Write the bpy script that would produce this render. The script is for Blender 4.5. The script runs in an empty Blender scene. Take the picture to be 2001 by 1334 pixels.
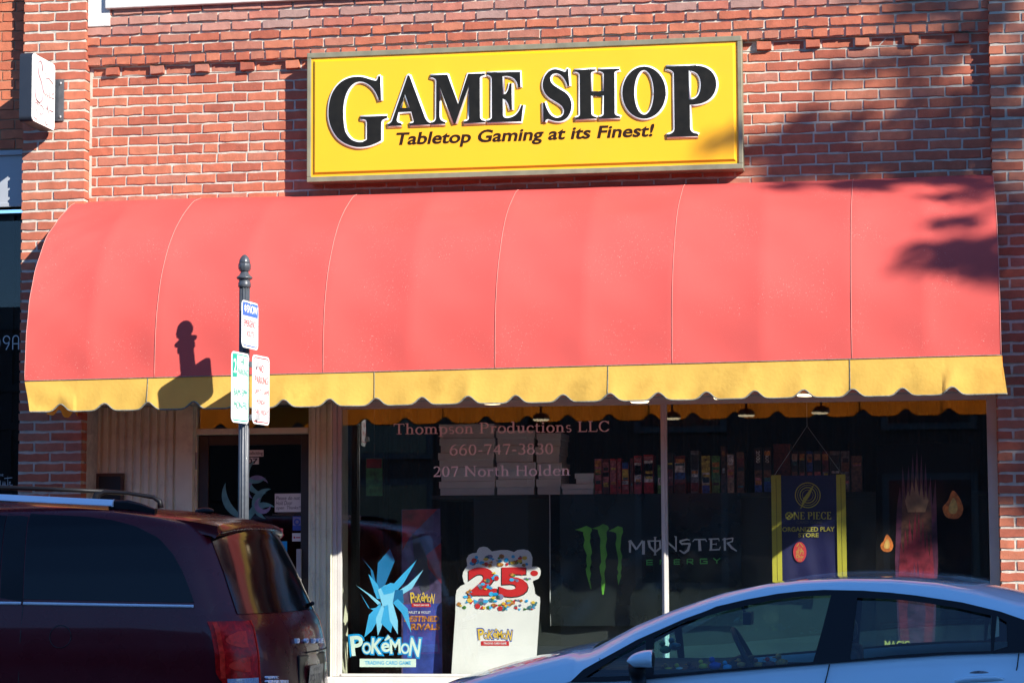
import bpy, math, random
from mathutils import Vector, Matrix
R = math.radians
rnd = random.Random(7)
sc = bpy.context.scene
col = sc.collection

# ---------------------------------------------------------------- camera, sky, sun
FPX = 4724.0                       # focal length in pixels of a 2001 px wide frame (85 mm)
YAW, PITCH, ROLL = R(9.7), R(5.0), R(0.27)
CAM = Vector((0, -16.2, 1.55))
fw = Vector((-math.sin(YAW)*math.cos(PITCH), math.cos(YAW)*math.cos(PITCH), math.sin(PITCH)))
r0 = Vector((math.cos(YAW), math.sin(YAW), 0)); u0 = r0.cross(fw)
rt = math.cos(ROLL)*r0 - math.sin(ROLL)*u0
up = math.cos(ROLL)*u0 + math.sin(ROLL)*r0
cd = bpy.data.cameras.new("camera"); cam = bpy.data.objects.new("camera", cd); col.objects.link(cam)
cd.sensor_width = 36; cd.lens = FPX/2001*36; cd.clip_end = 2000; cd.clip_start = .1
m = Matrix((rt, up, -fw)).transposed().to_4x4(); m.translation = CAM
cam.matrix_world = m
sc.camera = cam

SUN = Vector((1.25, -1.0, 0.87)).normalized()
el = math.asin(SUN.z)
w = bpy.data.worlds.new("World"); sc.world = w; w.use_nodes = True
nt = w.node_tree; bg = nt.nodes["Background"]
sky = nt.nodes.new("ShaderNodeTexSky"); sky.sky_type = 'NISHITA'; sky.sun_disc = False
sky.air_density = 1.0; sky.dust_density = .15; sky.ozone_density = 5.0; sky.sun_elevation = el; sky.sun_rotation = math.atan2(SUN.x, SUN.y)
tint = nt.nodes.new("ShaderNodeMix"); tint.data_type = 'RGBA'; tint.blend_type = 'MULTIPLY'; tint.inputs[0].default_value = 1
tint.inputs[7].default_value = (.72, .95, 1.2, 1)
nt.links.new(sky.outputs[0], tint.inputs[6]); nt.links.new(tint.outputs[2], bg.inputs[0]); bg.inputs[1].default_value = 0.098
ld = bpy.data.lights.new("sun", 'SUN'); ld.energy = 5.0; ld.angle = R(0.53); ld.color = (1.0, 0.95, 0.87)
lo = bpy.data.objects.new("sun", ld); col.objects.link(lo)
lo.rotation_euler = SUN.to_track_quat('Z', 'Y').to_euler(); lo.location = SUN*60
sc.view_settings.view_transform = 'Standard'; sc.view_settings.look = 'None'
sc.view_settings.exposure = 0.98; sc.view_settings.gamma = 1
sc.render.engine = 'CYCLES'
sc.cycles.max_bounces = 10; sc.cycles.transparent_max_bounces = 16

# ---------------------------------------------------------------- measuring helpers
def ray(px, py): return fw + rt*((px-1000.5)/FPX) - up*((py-667)/FPX)
def at(px, py, D):                # point that far (D metres) in front of the facade plane
    d = ray(px, py); t = (-D - CAM.y)/d.y; return CAM + d*t
def at_x(px, py, X):
    d = ray(px, py); t = (X - CAM.x)/d.x; return CAM + d*t
def lerp(tab, x):
    if x <= tab[0][0]: return tab[0][1]
    for (a, b), (c, d) in zip(tab, tab[1:]):
        if x <= c: return b + (d-b)*(x-a)/(c-a)
    return tab[-1][1]

# ---------------------------------------------------------------- materials
MATS = {}
def nodes(name):
    m = bpy.data.materials.new(name); m.use_nodes = True
    return m, m.node_tree, m.node_tree.nodes["Principled BSDF"]
def mat(name, c, rough=.6, tcol=None, speck=None, metal=0., var=.08, scale=6., bump=0., bscale=80., coat=0., spec=.5, dirt=None, dscale=3., trans=0.):
    m, t, b = nodes(name); N, L = t.nodes, t.links
    b.inputs['Base Color'].default_value = (*c, 1); b.inputs['Roughness'].default_value = rough
    b.inputs['Metallic'].default_value = metal; b.inputs['Specular IOR Level'].default_value = spec
    b.inputs['Coat Weight'].default_value = coat; b.inputs['Coat Roughness'].default_value = .03
    tc = N.new("ShaderNodeTexCoord")
    geo = N.new("ShaderNodeNewGeometry")
    no = N.new("ShaderNodeTexNoise"); no.inputs['Scale'].default_value = scale; no.inputs['Detail'].default_value = 6
    L.new(geo.outputs['Position'], no.inputs['Vector'])
    mr = N.new("ShaderNodeMapRange"); mr.inputs[1].default_value = .3; mr.inputs[2].default_value = .7
    mr.inputs[3].default_value = 1-var; mr.inputs[4].default_value = 1+var
    L.new(no.outputs[0], mr.inputs[0])
    mx = N.new("ShaderNodeMix"); mx.data_type = 'RGBA'; mx.blend_type = 'MULTIPLY'; mx.inputs[0].default_value = 1
    mx.inputs[6].default_value = (*c, 1); L.new(mr.outputs[0], mx.inputs[7])
    out = mx.outputs[2]
    if dirt:
        n2 = N.new("ShaderNodeTexNoise"); n2.inputs['Scale'].default_value = dscale; n2.inputs['Detail'].default_value = 8
        n2.inputs['Roughness'].default_value = .7
        L.new(geo.outputs['Position'], n2.inputs['Vector'])
        r2 = N.new("ShaderNodeMapRange"); r2.inputs[1].default_value = .52; r2.inputs[2].default_value = .72; r2.inputs[4].default_value = dirt[1]
        L.new(n2.outputs[0], r2.inputs[0])
        m2 = N.new("ShaderNodeMix"); m2.data_type = 'RGBA'; m2.inputs[7].default_value = (*dirt[0], 1)
        L.new(r2.outputs[0], m2.inputs[0]); L.new(out, m2.inputs[6]); out = m2.outputs[2]
    if speck:
        n5 = N.new("ShaderNodeTexNoise"); n5.inputs['Scale'].default_value = 170; n5.inputs['Detail'].default_value = 2
        n6 = N.new("ShaderNodeTexNoise"); n6.inputs['Scale'].default_value = 3; n6.inputs['Detail'].default_value = 4
        L.new(geo.outputs['Position'], n5.inputs['Vector']); L.new(geo.outputs['Position'], n6.inputs['Vector'])
        r5 = N.new("ShaderNodeMapRange"); r5.inputs[1].default_value = .685; r5.inputs[2].default_value = .72; L.new(n5.outputs[0], r5.inputs[0])
        r6 = N.new("ShaderNodeMapRange"); r6.inputs[1].default_value = .48; r6.inputs[2].default_value = .62; r6.inputs[4].default_value = speck[1]; L.new(n6.outputs[0], r6.inputs[0])
        m5 = N.new("ShaderNodeMath"); m5.operation = 'MULTIPLY'; L.new(r5.outputs[0], m5.inputs[0]); L.new(r6.outputs[0], m5.inputs[1])
        m6 = N.new("ShaderNodeMix"); m6.data_type = 'RGBA'; m6.inputs[7].default_value = (*speck[0], 1)
        L.new(m5.outputs[0], m6.inputs[0]); L.new(out, m6.inputs[6]); out = m6.outputs[2]
    L.new(out, b.inputs['Base Color'])
    rr = N.new("ShaderNodeMapRange"); rr.inputs[1].default_value = .3; rr.inputs[2].default_value = .7
    rr.inputs[3].default_value = max(0, rough*.85); rr.inputs[4].default_value = min(1, rough*1.15)
    L.new(no.outputs[0], rr.inputs[0]); L.new(rr.outputs[0], b.inputs['Roughness'])
    if bump:
        n3 = N.new("ShaderNodeTexNoise"); n3.inputs['Scale'].default_value = bscale; n3.inputs['Detail'].default_value = 5
        L.new(geo.outputs['Position'], n3.inputs['Vector'])
        bp = N.new("ShaderNodeBump"); bp.inputs['Strength'].default_value = bump; bp.inputs['Distance'].default_value = .004
        L.new(n3.outputs[0], bp.inputs['Height']); L.new(bp.outputs[0], b.inputs['Normal'])
    if trans:
        tr = N.new("ShaderNodeBsdfTranslucent"); 
        if tcol: tr.inputs[0].default_value = (*tcol, 1)
        else: L.new(out, tr.inputs[0])
        ms = N.new("ShaderNodeMixShader"); ms.inputs[0].default_value = trans
        L.new(b.outputs[0], ms.inputs[1]); L.new(tr.outputs[0], ms.inputs[2])
        L.new(ms.outputs[0], N["Material Output"].inputs[0])
    MATS[name] = m; return m
def glass(name, tint=(.93, .95, .94), rough=0., refl=1.0, dust=.004):
    m = bpy.data.materials.new(name); m.use_nodes = True; t = m.node_tree; N, L = t.nodes, t.links
    N.remove(N["Principled BSDF"])
    tr = N.new("ShaderNodeBsdfTransparent"); tr.inputs[0].default_value = (*tint, 1)
    gl = N.new("ShaderNodeBsdfGlossy"); gl.inputs['Roughness'].default_value = rough
    fr = N.new("ShaderNodeLayerWeight"); fr.inputs[0].default_value = .5
    pw = N.new("ShaderNodeMath"); pw.operation = 'POWER'; pw.inputs[1].default_value = 5; L.new(fr.outputs['Facing'], pw.inputs[0])
    mu = N.new("ShaderNodeMath"); mu.operation = 'MULTIPLY_ADD'; mu.inputs[1].default_value = .95; mu.inputs[2].default_value = .045*refl; mu.use_clamp = True
    L.new(pw.outputs[0], mu.inputs[0])
    ms = N.new("ShaderNodeMixShader"); L.new(mu.outputs[0], ms.inputs[0])
    L.new(tr.outputs[0], ms.inputs[1]); L.new(gl.outputs[0], ms.inputs[2])
    df = N.new("ShaderNodeBsdfDiffuse"); df.inputs[0].default_value = (.7, .7, .68, 1)
    gp = N.new("ShaderNodeNewGeometry"); n1 = N.new("ShaderNodeTexNoise"); n1.inputs['Scale'].default_value = 3; n1.inputs['Detail'].default_value = 6
    n2 = N.new("ShaderNodeTexNoise"); n2.inputs['Scale'].default_value = 120; n2.inputs['Detail'].default_value = 2
    L.new(gp.outputs['Position'], n1.inputs['Vector']); L.new(gp.outputs['Position'], n2.inputs['Vector'])
    q1 = N.new("ShaderNodeMapRange"); q1.inputs[1].default_value = .4; q1.inputs[2].default_value = .75; q1.inputs[4].default_value = dust; L.new(n1.outputs[0], q1.inputs[0])
    q2 = N.new("ShaderNodeMapRange"); q2.inputs[1].default_value = .70; q2.inputs[2].default_value = .74; q2.inputs[4].default_value = dust*9; L.new(n2.outputs[0], q2.inputs[0])
    ad = N.new("ShaderNodeMath"); ad.operation = 'ADD'; L.new(q1.outputs[0], ad.inputs[0]); L.new(q2.outputs[0], ad.inputs[1])
    md = N.new("ShaderNodeMixShader"); L.new(ad.outputs[0], md.inputs[0]); L.new(ms.outputs[0], md.inputs[1]); L.new(df.outputs[0], md.inputs[2])
    L.new(md.outputs[0], N["Material Output"].inputs[0]); MATS[name] = m; return m

def brick_mat(name, cols, lime=.35):
    m, t, b = nodes(name); N, L = t.nodes, t.links
    a = N.new("ShaderNodeAttribute"); a.attribute_name = "tone"
    cr = N.new("ShaderNodeValToRGB"); e = cr.color_ramp.elements
    e[0].position = 0; e[0].color = (*cols[0], 1); e[1].position = 1; e[1].color = (*cols[-1], 1)
    for i, c in enumerate(cols[1:-1]):
        x = e.new((i+1)/(len(cols)-1)); x.color = (*c, 1)
    L.new(a.outputs['Fac'], cr.inputs[0])
    geo = N.new("ShaderNodeNewGeometry")
    no = N.new("ShaderNodeTexNoise"); no.inputs['Scale'].default_value = 14; no.inputs['Detail'].default_value = 8; no.inputs['Roughness'].default_value = .65
    L.new(geo.outputs['Position'], no.inputs['Vector'])
    mr = N.new("ShaderNodeMapRange"); mr.inputs[1].default_value = .3; mr.inputs[2].default_value = .7; mr.inputs[3].default_value = .8; mr.inputs[4].default_value = 1.18
    L.new(no.outputs[0], mr.inputs[0])
    mx = N.new("ShaderNodeMix"); mx.data_type = 'RGBA'; mx.blend_type = 'MULTIPLY'; mx.inputs[0].default_value = 1
    L.new(cr.outputs[0], mx.inputs[6]); L.new(mr.outputs[0], mx.inputs[7])
    # lime specks and bloom
    n2 = N.new("ShaderNodeTexNoise"); n2.inputs['Scale'].default_value = 90; n2.inputs['Detail'].default_value = 4; n2.inputs['Roughness'].default_value = .7
    L.new(geo.outputs['Position'], n2.inputs['Vector'])
    n3 = N.new("ShaderNodeTexNoise"); n3.inputs['Scale'].default_value = 2.2; n3.inputs['Detail'].default_value = 3
    L.new(geo.outputs['Position'], n3.inputs['Vector'])
    r2 = N.new("ShaderNodeMapRange"); r2.inputs[1].default_value = .60; r2.inputs[2].default_value = .72
    L.new(n2.outputs[0], r2.inputs[0])
    r3 = N.new("ShaderNodeMapRange"); r3.inputs[1].default_value = .42; r3.inputs[2].default_value = .68; r3.inputs[3].default_value = .08; r3.inputs[4].default_value = 1
    L.new(n3.outputs[0], r3.inputs[0])
    mu = N.new("ShaderNodeMath"); mu.operation = 'MULTIPLY'; L.new(r2.outputs[0], mu.inputs[0]); L.new(r3.outputs[0], mu.inputs[1])
    m2 = N.new("ShaderNodeMath"); m2.operation = 'MULTIPLY'; m2.inputs[1].default_value = lime; L.new(mu.outputs[0], m2.inputs[0])
    mm = N.new("ShaderNodeMix"); mm.data_type = 'RGBA'; mm.inputs[7].default_value = (.62, .55, .48, 1)
    L.new(m2.outputs[0], mm.inputs[0]); L.new(mx.outputs[2], mm.inputs[6]); L.new(mm.outputs[2], b.inputs['Base Color'])
    b.inputs['Roughness'].default_value = .85
    bp = N.new("ShaderNodeBump"); bp.inputs['Strength'].default_value = .5; bp.inputs['Distance'].default_value = .004
    n4 = N.new("ShaderNodeTexNoise"); n4.inputs['Scale'].default_value = 120; n4.inputs['Detail'].default_value = 4
    L.new(geo.outputs['Position'], n4.inputs['Vector']); L.new(n4.outputs[0], bp.inputs['Height']); L.new(bp.outputs[0], b.inputs['Normal'])
    MATS[name] = m; return m

brick_mat('brick', [(.32, .084, .048), (.39, .104, .057), (.42, .118, .062), (.45, .148, .080), (.35, .130, .088)])
brick_mat('brick_neighbour', [(.36, .085, .045), (.47, .13, .06), (.50, .15, .075)], .1)
brick_mat('brick_worn', [(.36, .17, .13), (.44, .20, .15), (.40, .11, .07), (.33, .20, .17)], .9)
mat('mortar', (.50, .455, .385), .95, var=.18, scale=22, bump=.8, bscale=60, dirt=((.42, .37, .33), .45), dscale=5)
mat('mortar_dark', (.30, .16, .10), .95, var=.25, scale=20, bump=.6)
mat('stone', (.62, .60, .56), .85, var=.1, scale=9, bump=.4, dirt=((.2, .17, .12), .35), dscale=4)
mat('sign_metal', (.20, .19, .125), .45, .35, var=.15, scale=11, dirt=((.18, .16, .11), .5), dscale=6)
mat('sign_yellow', (.86, .43, .010), .38, var=.02, scale=3, dirt=((.7, .42, .03), .25), dscale=1.4)
mat('black_plastic', (.010, .010, .009), .6, var=.2, scale=20, spec=.15)
mat('white_plastic', (.85, .83, .78), .4, var=.03)
mat('brown_ink', (.022, .007, .003), .6, spec=.2)
mat('fabric_red', (.60, .092, .078), .75, var=.05, scale=2.2, bump=.25, bscale=260, dirt=((.60, .085, .07), .55), dscale=1.6, spec=.25, trans=.10, speck=((.8, .45, .40), .9))
mat('fabric_yellow', (.92, .59, .125), .8, (.95, .24, .02), var=.07, scale=5, bump=.5, bscale=45, dirt=((.62, .36, .07), .6), dscale=3.5, spec=.2, trans=.42)
mat('thread', (.72, .28, .23), .7)
mat('piping', (.16, .16, .13), .8, var=.45, scale=60)
mat('steel', (.4, .4, .4), .35, .8)
mat('post_paint', (.055, .062, .072), .38, var=.12, scale=30, coat=.3)
mat('plate_white', (.80, .80, .80), .45, var=.02)
mat('ink_red', (.55, .04, .05), .5); mat('ink_green', (.0, .34, .24), .5); mat('ink_blue', (.02, .14, .60), .5)
mat('ink_black', (.015, .015, .016), .5); mat('ink_white', (.8, .8, .8), .5)
mat('siding', (.74, .74, .54), .55, var=.07, scale=5, bump=.15, bscale=20, dirt=((.22, .18, .12), .5), dscale=4)
mat('frame_beige', (.46, .43, .38), .45, .1, var=.08, scale=8, dirt=((.2, .16, .12), .4), dscale=7)
mat('frame_alu', (.50, .48, .45), .35, .35, var=.06, scale=9)
mat('door_frame', (.035, .026, .02), .4, .1, var=.2, scale=10)
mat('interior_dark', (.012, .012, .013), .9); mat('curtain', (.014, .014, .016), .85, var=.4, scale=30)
mat('board_dark', (.018, .024, .022), .7, var=.25, scale=5)
mat('banner_vinyl', (.010, .014, .014), .28, var=.2, scale=4, bump=.3, bscale=5)
mat('claw_green', (.13, .42, .04), .5, var=.25, scale=9)
mat('grey_print', (.62, .63, .63), .5, var=.1, scale=15); mat('green_print', (.10, .50, .10), .5)
mat('carton', (.74, .76, .70), .8, var=.05, scale=8)
mat('asphalt', (.12, .115, .105), .9, var=.25, scale=9, bump=.6)
mat('concrete', (.42, .40, .35), .9, var=.12, scale=4, bump=.4, dirt=((.2, .19, .17), .5), dscale=2)
mat('fascia', (.32, .34, .37), .5, var=.04)
mat('dark_paint', (.018, .020, .024), .45, var=.2, scale=6)  # dark paint of the neighbouring shop front
mat('letter_silver', (.45, .47, .5), .35, .3)
mat('window_print', (.86, .70, .66), .6, var=.05)
mat('leaf', (.07, .11, .03), .6, trans=.2); mat('bark', (.12, .09, .07), .9, var=.3, scale=15, bump=.7)
mat('far_wall', (.085, .06, .05), .85, var=.15, scale=1.5); mat('far_glass', (.03, .035, .04), .1)
mat('far_roof', (.12, .12, .12), .9)
mat('car_white_sky_tint', (.66, .90, 1.0), .22, .25, var=.01, coat=1.)  # white paint with the sky's blue light mixed into its base colour
mat('car_black', (.006, .006, .008), .5, var=.1, spec=.3)
mat('rubber', (.02, .02, .02), .8); mat('seat_cloth', (.03, .032, .036), .9); mat('dash_plastic', (.012, .012, .014), .6)
mat('chrome', (.85, .90, .98), .22, 1., var=.02)
mat('van_paint', (.10, .004, .010), .28, .1, var=.05, coat=.35, spec=.25)
mat('van_glass', (.003, .003, .004), .04, var=.0, coat=0., spec=.32)
mat('van_rear_glass', (.006, .006, .007), .11, var=.0, spec=.7, dirt=((.05, .045, .04), .3), dscale=3)
mat('lens_red', (.62, .003, .004), .25, var=.5, scale=30, spec=.25); mat('lens_bright', (1., .03, .015), .25, spec=.2, var=.3, scale=40)
mat('lens_clear', (.45, .5, .6), .15, .3, var=.3, scale=90, coat=1.); mat('lens_amber', (.45, .16, .03), .2, coat=1.)
mat('cyan_light', (.25, .66, .88), .5, var=.05); mat('cyan', (.05, .44, .78), .5, var=.08, scale=9); mat('cyan_deep', (.01, .17, .38), .5, var=.1)
mat('logo_yellow', (.80, .52, .05), .5); mat('logo_blue', (.02, .09, .45), .5); mat('logo_cyan', (.0, .33, .72), .5); mat('logo_pale', (.70, .84, .72), .5)
mat('strip_yellow', (.52, .46, .04), .6); mat('navy', (.012, .011, .07), .5, var=.1); mat('print_yellow', (.48, .42, .06), .6)
mat('print_crimson', (.20, .014, .028), .5, var=.5, scale=14); mat('print_plum', (.10, .02, .05), .5, var=.6, scale=16)
mat('print_tan', (.32, .17, .09), .5, var=.3, scale=20); mat('print_brown', (.10, .035, .02), .5, var=.6, scale=25)
mat('print_fire', (.75, .20, .03), .5, var=.5, scale=30); mat('print_fire_hot', (.85, .50, .12), .5, var=.3, scale=40)
mat('poster_red', (.30, .02, .03), .5, var=.6, scale=9); mat('poster_violet', (.10, .07, .16), .5, var=.5, scale=11); mat('poster_blue', (.03, .06, .30), .5, var=.5, scale=9)
mat('paper', (.72, .72, .68), .8, var=.03); mat('sticker_blue', (.03, .07, .35), .5)
mat('teal_print', (.10, .28, .28), .5, var=.35, scale=14); mat('lilac_print', (.22, .20, .34), .5, var=.3, scale=18)
mat('poster_green', (.05, .20, .06), .6, var=.6, scale=22); mat('frame_wood', (.10, .05, .025), .6, var=.3, scale=20)
glass('shop_glass', refl=1.8); glass('door_glass', (.6, .6, .6)); glass('car_glass', (.56, .86, .86), refl=1.6)
def em(name, c, s):
    m, t, b = nodes(name); b.inputs['Base Color'].default_value = (*c, 1)
    b.inputs['Emission Color'].default_value = (*c, 1); b.inputs['Emission Strength'].default_value = s; MATS[name] = m
em('lamp_glow', (1., .80, .50), 1.5)

# ---------------------------------------------------------------- mesh helpers
WL = {}                               # world location of each parent
def link(name, me, mats, parent=None, smooth=False):
    vs = me.vertices
    o = bpy.data.objects.new(name, me); col.objects.link(o)
    if len(vs):
        lo_ = [min(v.co[i] for v in vs) for i in range(3)]; hi_ = [max(v.co[i] for v in vs) for i in range(3)]
        c = Vector(((lo_[0]+hi_[0])/2, (lo_[1]+hi_[1])/2, lo_[2]))
        me.transform(Matrix.Translation(-c))
    else: c = Vector()
    if parent is not None:
        o.parent = parent; o.location = c - WL[parent.name]
    else: o.location = c
    WL[o.name] = c
    for mm in (mats if isinstance(mats, (list, tuple)) else [mats]): me.materials.append(MATS[mm])
    if smooth:
        for p in me.polygons: p.use_smooth = True
    return o
def thing(name, label, cat, loc, group=None):
    o = bpy.data.objects.new(name, None); col.objects.link(o); o.location = loc; o.empty_display_size = .1
    WL[o.name] = Vector(loc); return tag(o, label, cat, group)
def tag(o, label=None, cat=None, group=None, kind=None):
    if label: o['label'] = label
    if cat: o['category'] = cat
    if group: o['group'] = group
    if kind: o['kind'] = kind
    return o
class Fr:                              # a flat frame: u along, v up, n out
    def __init__(s, o, u=(1, 0, 0), v=(0, 0, 1), n=(0, -1, 0)): s.o, s.u, s.v, s.n = Vector(o), Vector(u), Vector(v), Vector(n)
    def __call__(s, a, b, c=0.): return s.o + s.u*a + s.v*b + s.n*c
def wallf(D): return Fr((0, -D, 0))
def curve_geo(loops, depth=0., offset=0., bevel=0.):
    cu = bpy.data.curves.new('c', 'CURVE'); cu.dimensions = '2D'; cu.fill_mode = 'BOTH'
    cu.extrude = depth/2; cu.offset = offset; cu.bevel_depth = bevel
    for lp in loops:
        s = cu.splines.new('POLY'); s.points.add(len(lp)-1); s.use_cyclic_u = True
        for i, p in enumerate(lp): s.points[i].co = (p[0], p[1], 0, 1)
    return grab(cu)
def text_geo(s, bold=0., depth=0., spacing=1.):
    cu = bpy.data.curves.new('t', 'FONT'); cu.body = s; cu.size = 1; cu.offset = bold; cu.extrude = depth/2; cu.space_character = spacing
    cu.resolution_u = 4
    return grab(cu)
def grab(cu):
    o = bpy.data.objects.new('tmp', cu); col.objects.link(o)
    dg = bpy.context.evaluated_depsgraph_get(); ev = o.evaluated_get(dg); me = ev.to_mesh()
    vs = [tuple(v.co) for v in me.vertices]; fs = [tuple(p.vertices) for p in me.polygons]
    ev.to_mesh_clear(); bpy.data.objects.remove(o); bpy.data.curves.remove(cu)
    return vs, fs
class MB:
    def __init__(s): s.v, s.f, s.m, s.sm, s.tone = [], [], [], [], []
    def add(s, vs, fs, m=0, tone=0., smooth=False):
        b = len(s.v); s.v += [tuple(v) for v in vs]
        for f in fs: s.f.append(tuple(i+b for i in f)); s.m.append(m); s.tone.append(tone); s.sm.append(smooth)
    def box(s, x0, x1, y0, y1, z0, z1, m=0, tone=0.):
        s.add([(x, y, z) for z in (z0, z1) for y in (y0, y1) for x in (x0, x1)],
              [(0, 2, 3, 1), (4, 5, 7, 6), (0, 1, 5, 4), (2, 6, 7, 3), (0, 4, 6, 2), (1, 3, 7, 5)], m, tone)
    def fbox(s, fr, u0, u1, v0, v1, n0, n1, m=0):
        s.add([fr(u, v, n) for n in (n0, n1) for v in (v0, v1) for u in (u0, u1)],
              [(0, 2, 3, 1), (4, 5, 7, 6), (0, 1, 5, 4), (2, 6, 7, 3), (0, 4, 6, 2), (1, 3, 7, 5)], m)
    def quad(s, a, b, c, d, m=0): s.add([a, b, c, d], [(0, 1, 2, 3)], m)
    def tube(s, pts, r, seg=8, m=0, cap=True):
        pts = [Vector(p) for p in pts]; n = len(pts); rs = r if isinstance(r, (list, tuple)) else [r]*n
        vs, fs = [], []
        prev = None
        for i, p in enumerate(pts):
            d = (pts[min(i+1, n-1)] - pts[max(i-1, 0)]).normalized()
            a = prev if prev is not None else (Vector((0, 0, 1)) if abs(d.z) < .9 else Vector((1, 0, 0)))
            x = (a - d*a.dot(d)).normalized(); prev = x; y = d.cross(x)
            for k in range(seg):
                t = 2*math.pi*k/seg; vs.append(p + (x*math.cos(t) + y*math.sin(t))*rs[i])
        for i in range(n-1):
            for k in range(seg):
                a, b = i*seg+k, i*seg+(k+1) % seg; fs.append((a, b, b+seg, a+seg))
        if cap: fs += [tuple(range(seg))[::-1], tuple(range((n-1)*seg, n*seg))]
        s.add(vs, fs, m, smooth=True)
    def lathe(s, c, prof, seg=20, m=0, flute=0, fd=.1):
        c = Vector(c); vs, fs = [], []
        for (r, z) in prof:
            for k in range(seg):
                t = 2*math.pi*k/seg; q = r*(1-fd*(.5+.5*math.cos(t*flute))) if flute else r
                vs.append(c + Vector((q*math.cos(t), q*math.sin(t), z)))
        for i in range(len(prof)-1):
            for k in range(seg):
                a, b = i*seg+k, i*seg+(k+1) % seg; fs.append((a, b, b+seg, a+seg))
        fs += [tuple(range(seg))[::-1], tuple(range((len(prof)-1)*seg, len(prof)*seg))]
        s.add(vs, fs, m, smooth=True)
    def ball(s, c, r, sc3=(1, 1, 1), m=0, seg=12, rings=8):
        c = Vector(c); vs, fs = [], []
        for i in range(rings+1):
            a = math.pi*i/rings
            for k in range(seg):
                t = 2*math.pi*k/seg
                vs.append(c + Vector((r*sc3[0]*math.sin(a)*math.cos(t), r*sc3[1]*math.sin(a)*math.sin(t), r*sc3[2]*math.cos(a))))
        for i in range(rings):
            for k in range(seg):
                a, b = i*seg+k, i*seg+(k+1) % seg; fs.append((a, a+seg, b+seg, b))
        s.add(vs, fs, m, smooth=True)
    def loops(s, loops, fn, depth=.002, offset=0., m=0, lift=0.):
        vs, fs = curve_geo(loops, depth, offset); s.add([fn(v[0], v[1], v[2]+lift+depth/2) for v in vs], fs, m)
    def poly(s, pts, fn, depth=.002, m=0, lift=0.): s.loops([pts], fn, depth, 0, m, lift)
    def text(s, txt, fn, u0, u1, v0, v1, bold=0., shear=0., m=0, lift=.002, depth=0., spacing=1., keep_v=None):
        vs, fs = text_geo(txt, bold, depth, spacing)
        xs = [v[0] for v in vs]; ys = [v[1] for v in vs]
        ya, yb = (keep_v if keep_v else (min(ys), max(ys)))
        xa, xb = min(xs), max(xs); H = v1-v0
        def T(v):
            b = (v[1]-ya)/(yb-ya); return fn(u0 + (u1-u0)*(v[0]-xa)/(xb-xa) + shear*b*H, v0 + b*H, lift + v[2])
        s.add([T(v) for v in vs], fs, m)
    def stroke(s, pts, wd, fn, m=0, lift=.002):
        n = len(pts); ws = wd if isinstance(wd, (list, tuple)) else [wd]*n; L_, R_ = [], []
        for i, p in enumerate(pts):
            a = pts[max(i-1, 0)]; b = pts[min(i+1, n-1)]; dx, dy = b[0]-a[0], b[1]-a[1]; l = math.hypot(dx, dy) or 1
            nx, ny = -dy/l*ws[i]/2, dx/l*ws[i]/2; L_.append((p[0]+nx, p[1]+ny)); R_.append((p[0]-nx, p[1]-ny))
        s.add([fn(p[0], p[1], lift) for p in L_+R_], [(i, i+1, n+i+1, n+i) for i in range(n-1)], m)
    def build(s, name, mats, parent=None, bevel=0., tones=False, smooth=None):
        me = bpy.data.meshes.new(name); me.from_pydata(s.v, [], s.f)
        me.polygons.foreach_set('material_index', s.m)
        me.polygons.foreach_set('use_smooth', [bool(x) if smooth is None else smooth for x in s.sm])
        if tones:
            a = me.attributes.new('tone', 'FLOAT', 'FACE'); a.data.foreach_set('value', s.tone)
        me.update()
        o = link(name, me, mats, parent)
        if bevel:
            b = o.modifiers.new('bevel', 'BEVEL'); b.width = bevel; b.segments = 2; b.limit_method = 'ANGLE'; b.angle_limit = R(40)
        return o

# ---------------------------------------------------------------- ground
g = MB(); g.quad((-250, -250, 0), (250, -250, 0), (250, 250, 0), (-250, 250, 0)); tag(g.build('street', 'asphalt'), kind='structure')
g = MB(); g.box(-40, 40, -1.55, 1.2, -.2, .15); tag(g.build('sidewalk', 'concrete', bevel=.015), kind='structure')
g = MB(); g.box(-60, 60, -20, -16.9, -.2, .15); tag(g.build('opposite_sidewalk', 'concrete', bevel=.015), kind='structure')

# ---------------------------------------------------------------- bricks
CH = .0709; JT = .0190
def jit(a): return rnd.uniform(-a, a)
def brick(mb, x0, x1, z0, z1, D, back=0., tone=None, m=0, r=.0035):
    t = rnd.random() if tone is None else tone
    n = max(2, int((x1-x0)/.055)+1)
    bot = [(x0+(x1-x0)*i/n + (jit(r) if 0 < i < n else jit(r*.6)), z0+jit(r)) for i in range(n+1)]
    top = [(x0+(x1-x0)*i/n + (jit(r) if 0 < i < n else jit(r*.6)), z1+jit(r)) for i in range(n+1)]
    k = n+1; yf = -D - jit(.0015)
    vs = [(p[0], yf+jit(.0012), p[1]) for p in bot+top]
    e = .003
    vs += [(p[0]+(e if i == n else -e if i == 0 else 0), -back, p[1]-e) for i, p in enumerate(bot)] + [(p[0]+(e if i == n else -e if i == 0 else 0), -back, p[1]+e) for i, p in enumerate(top)]
    fs = [(i, i+1, k+i+1, k+i) for i in range(n)]
    fs += [(i+1, i, 2*k+i, 2*k+i+1) for i in range(n)] + [(k+i, k+i+1, 3*k+i+1, 3*k+i) for i in range(n)]
    fs += [(0, k, 3*k, 2*k), (n, 2*k+n, 3*k+n, k+n)]
    mb.add(vs, fs, m, t)
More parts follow.
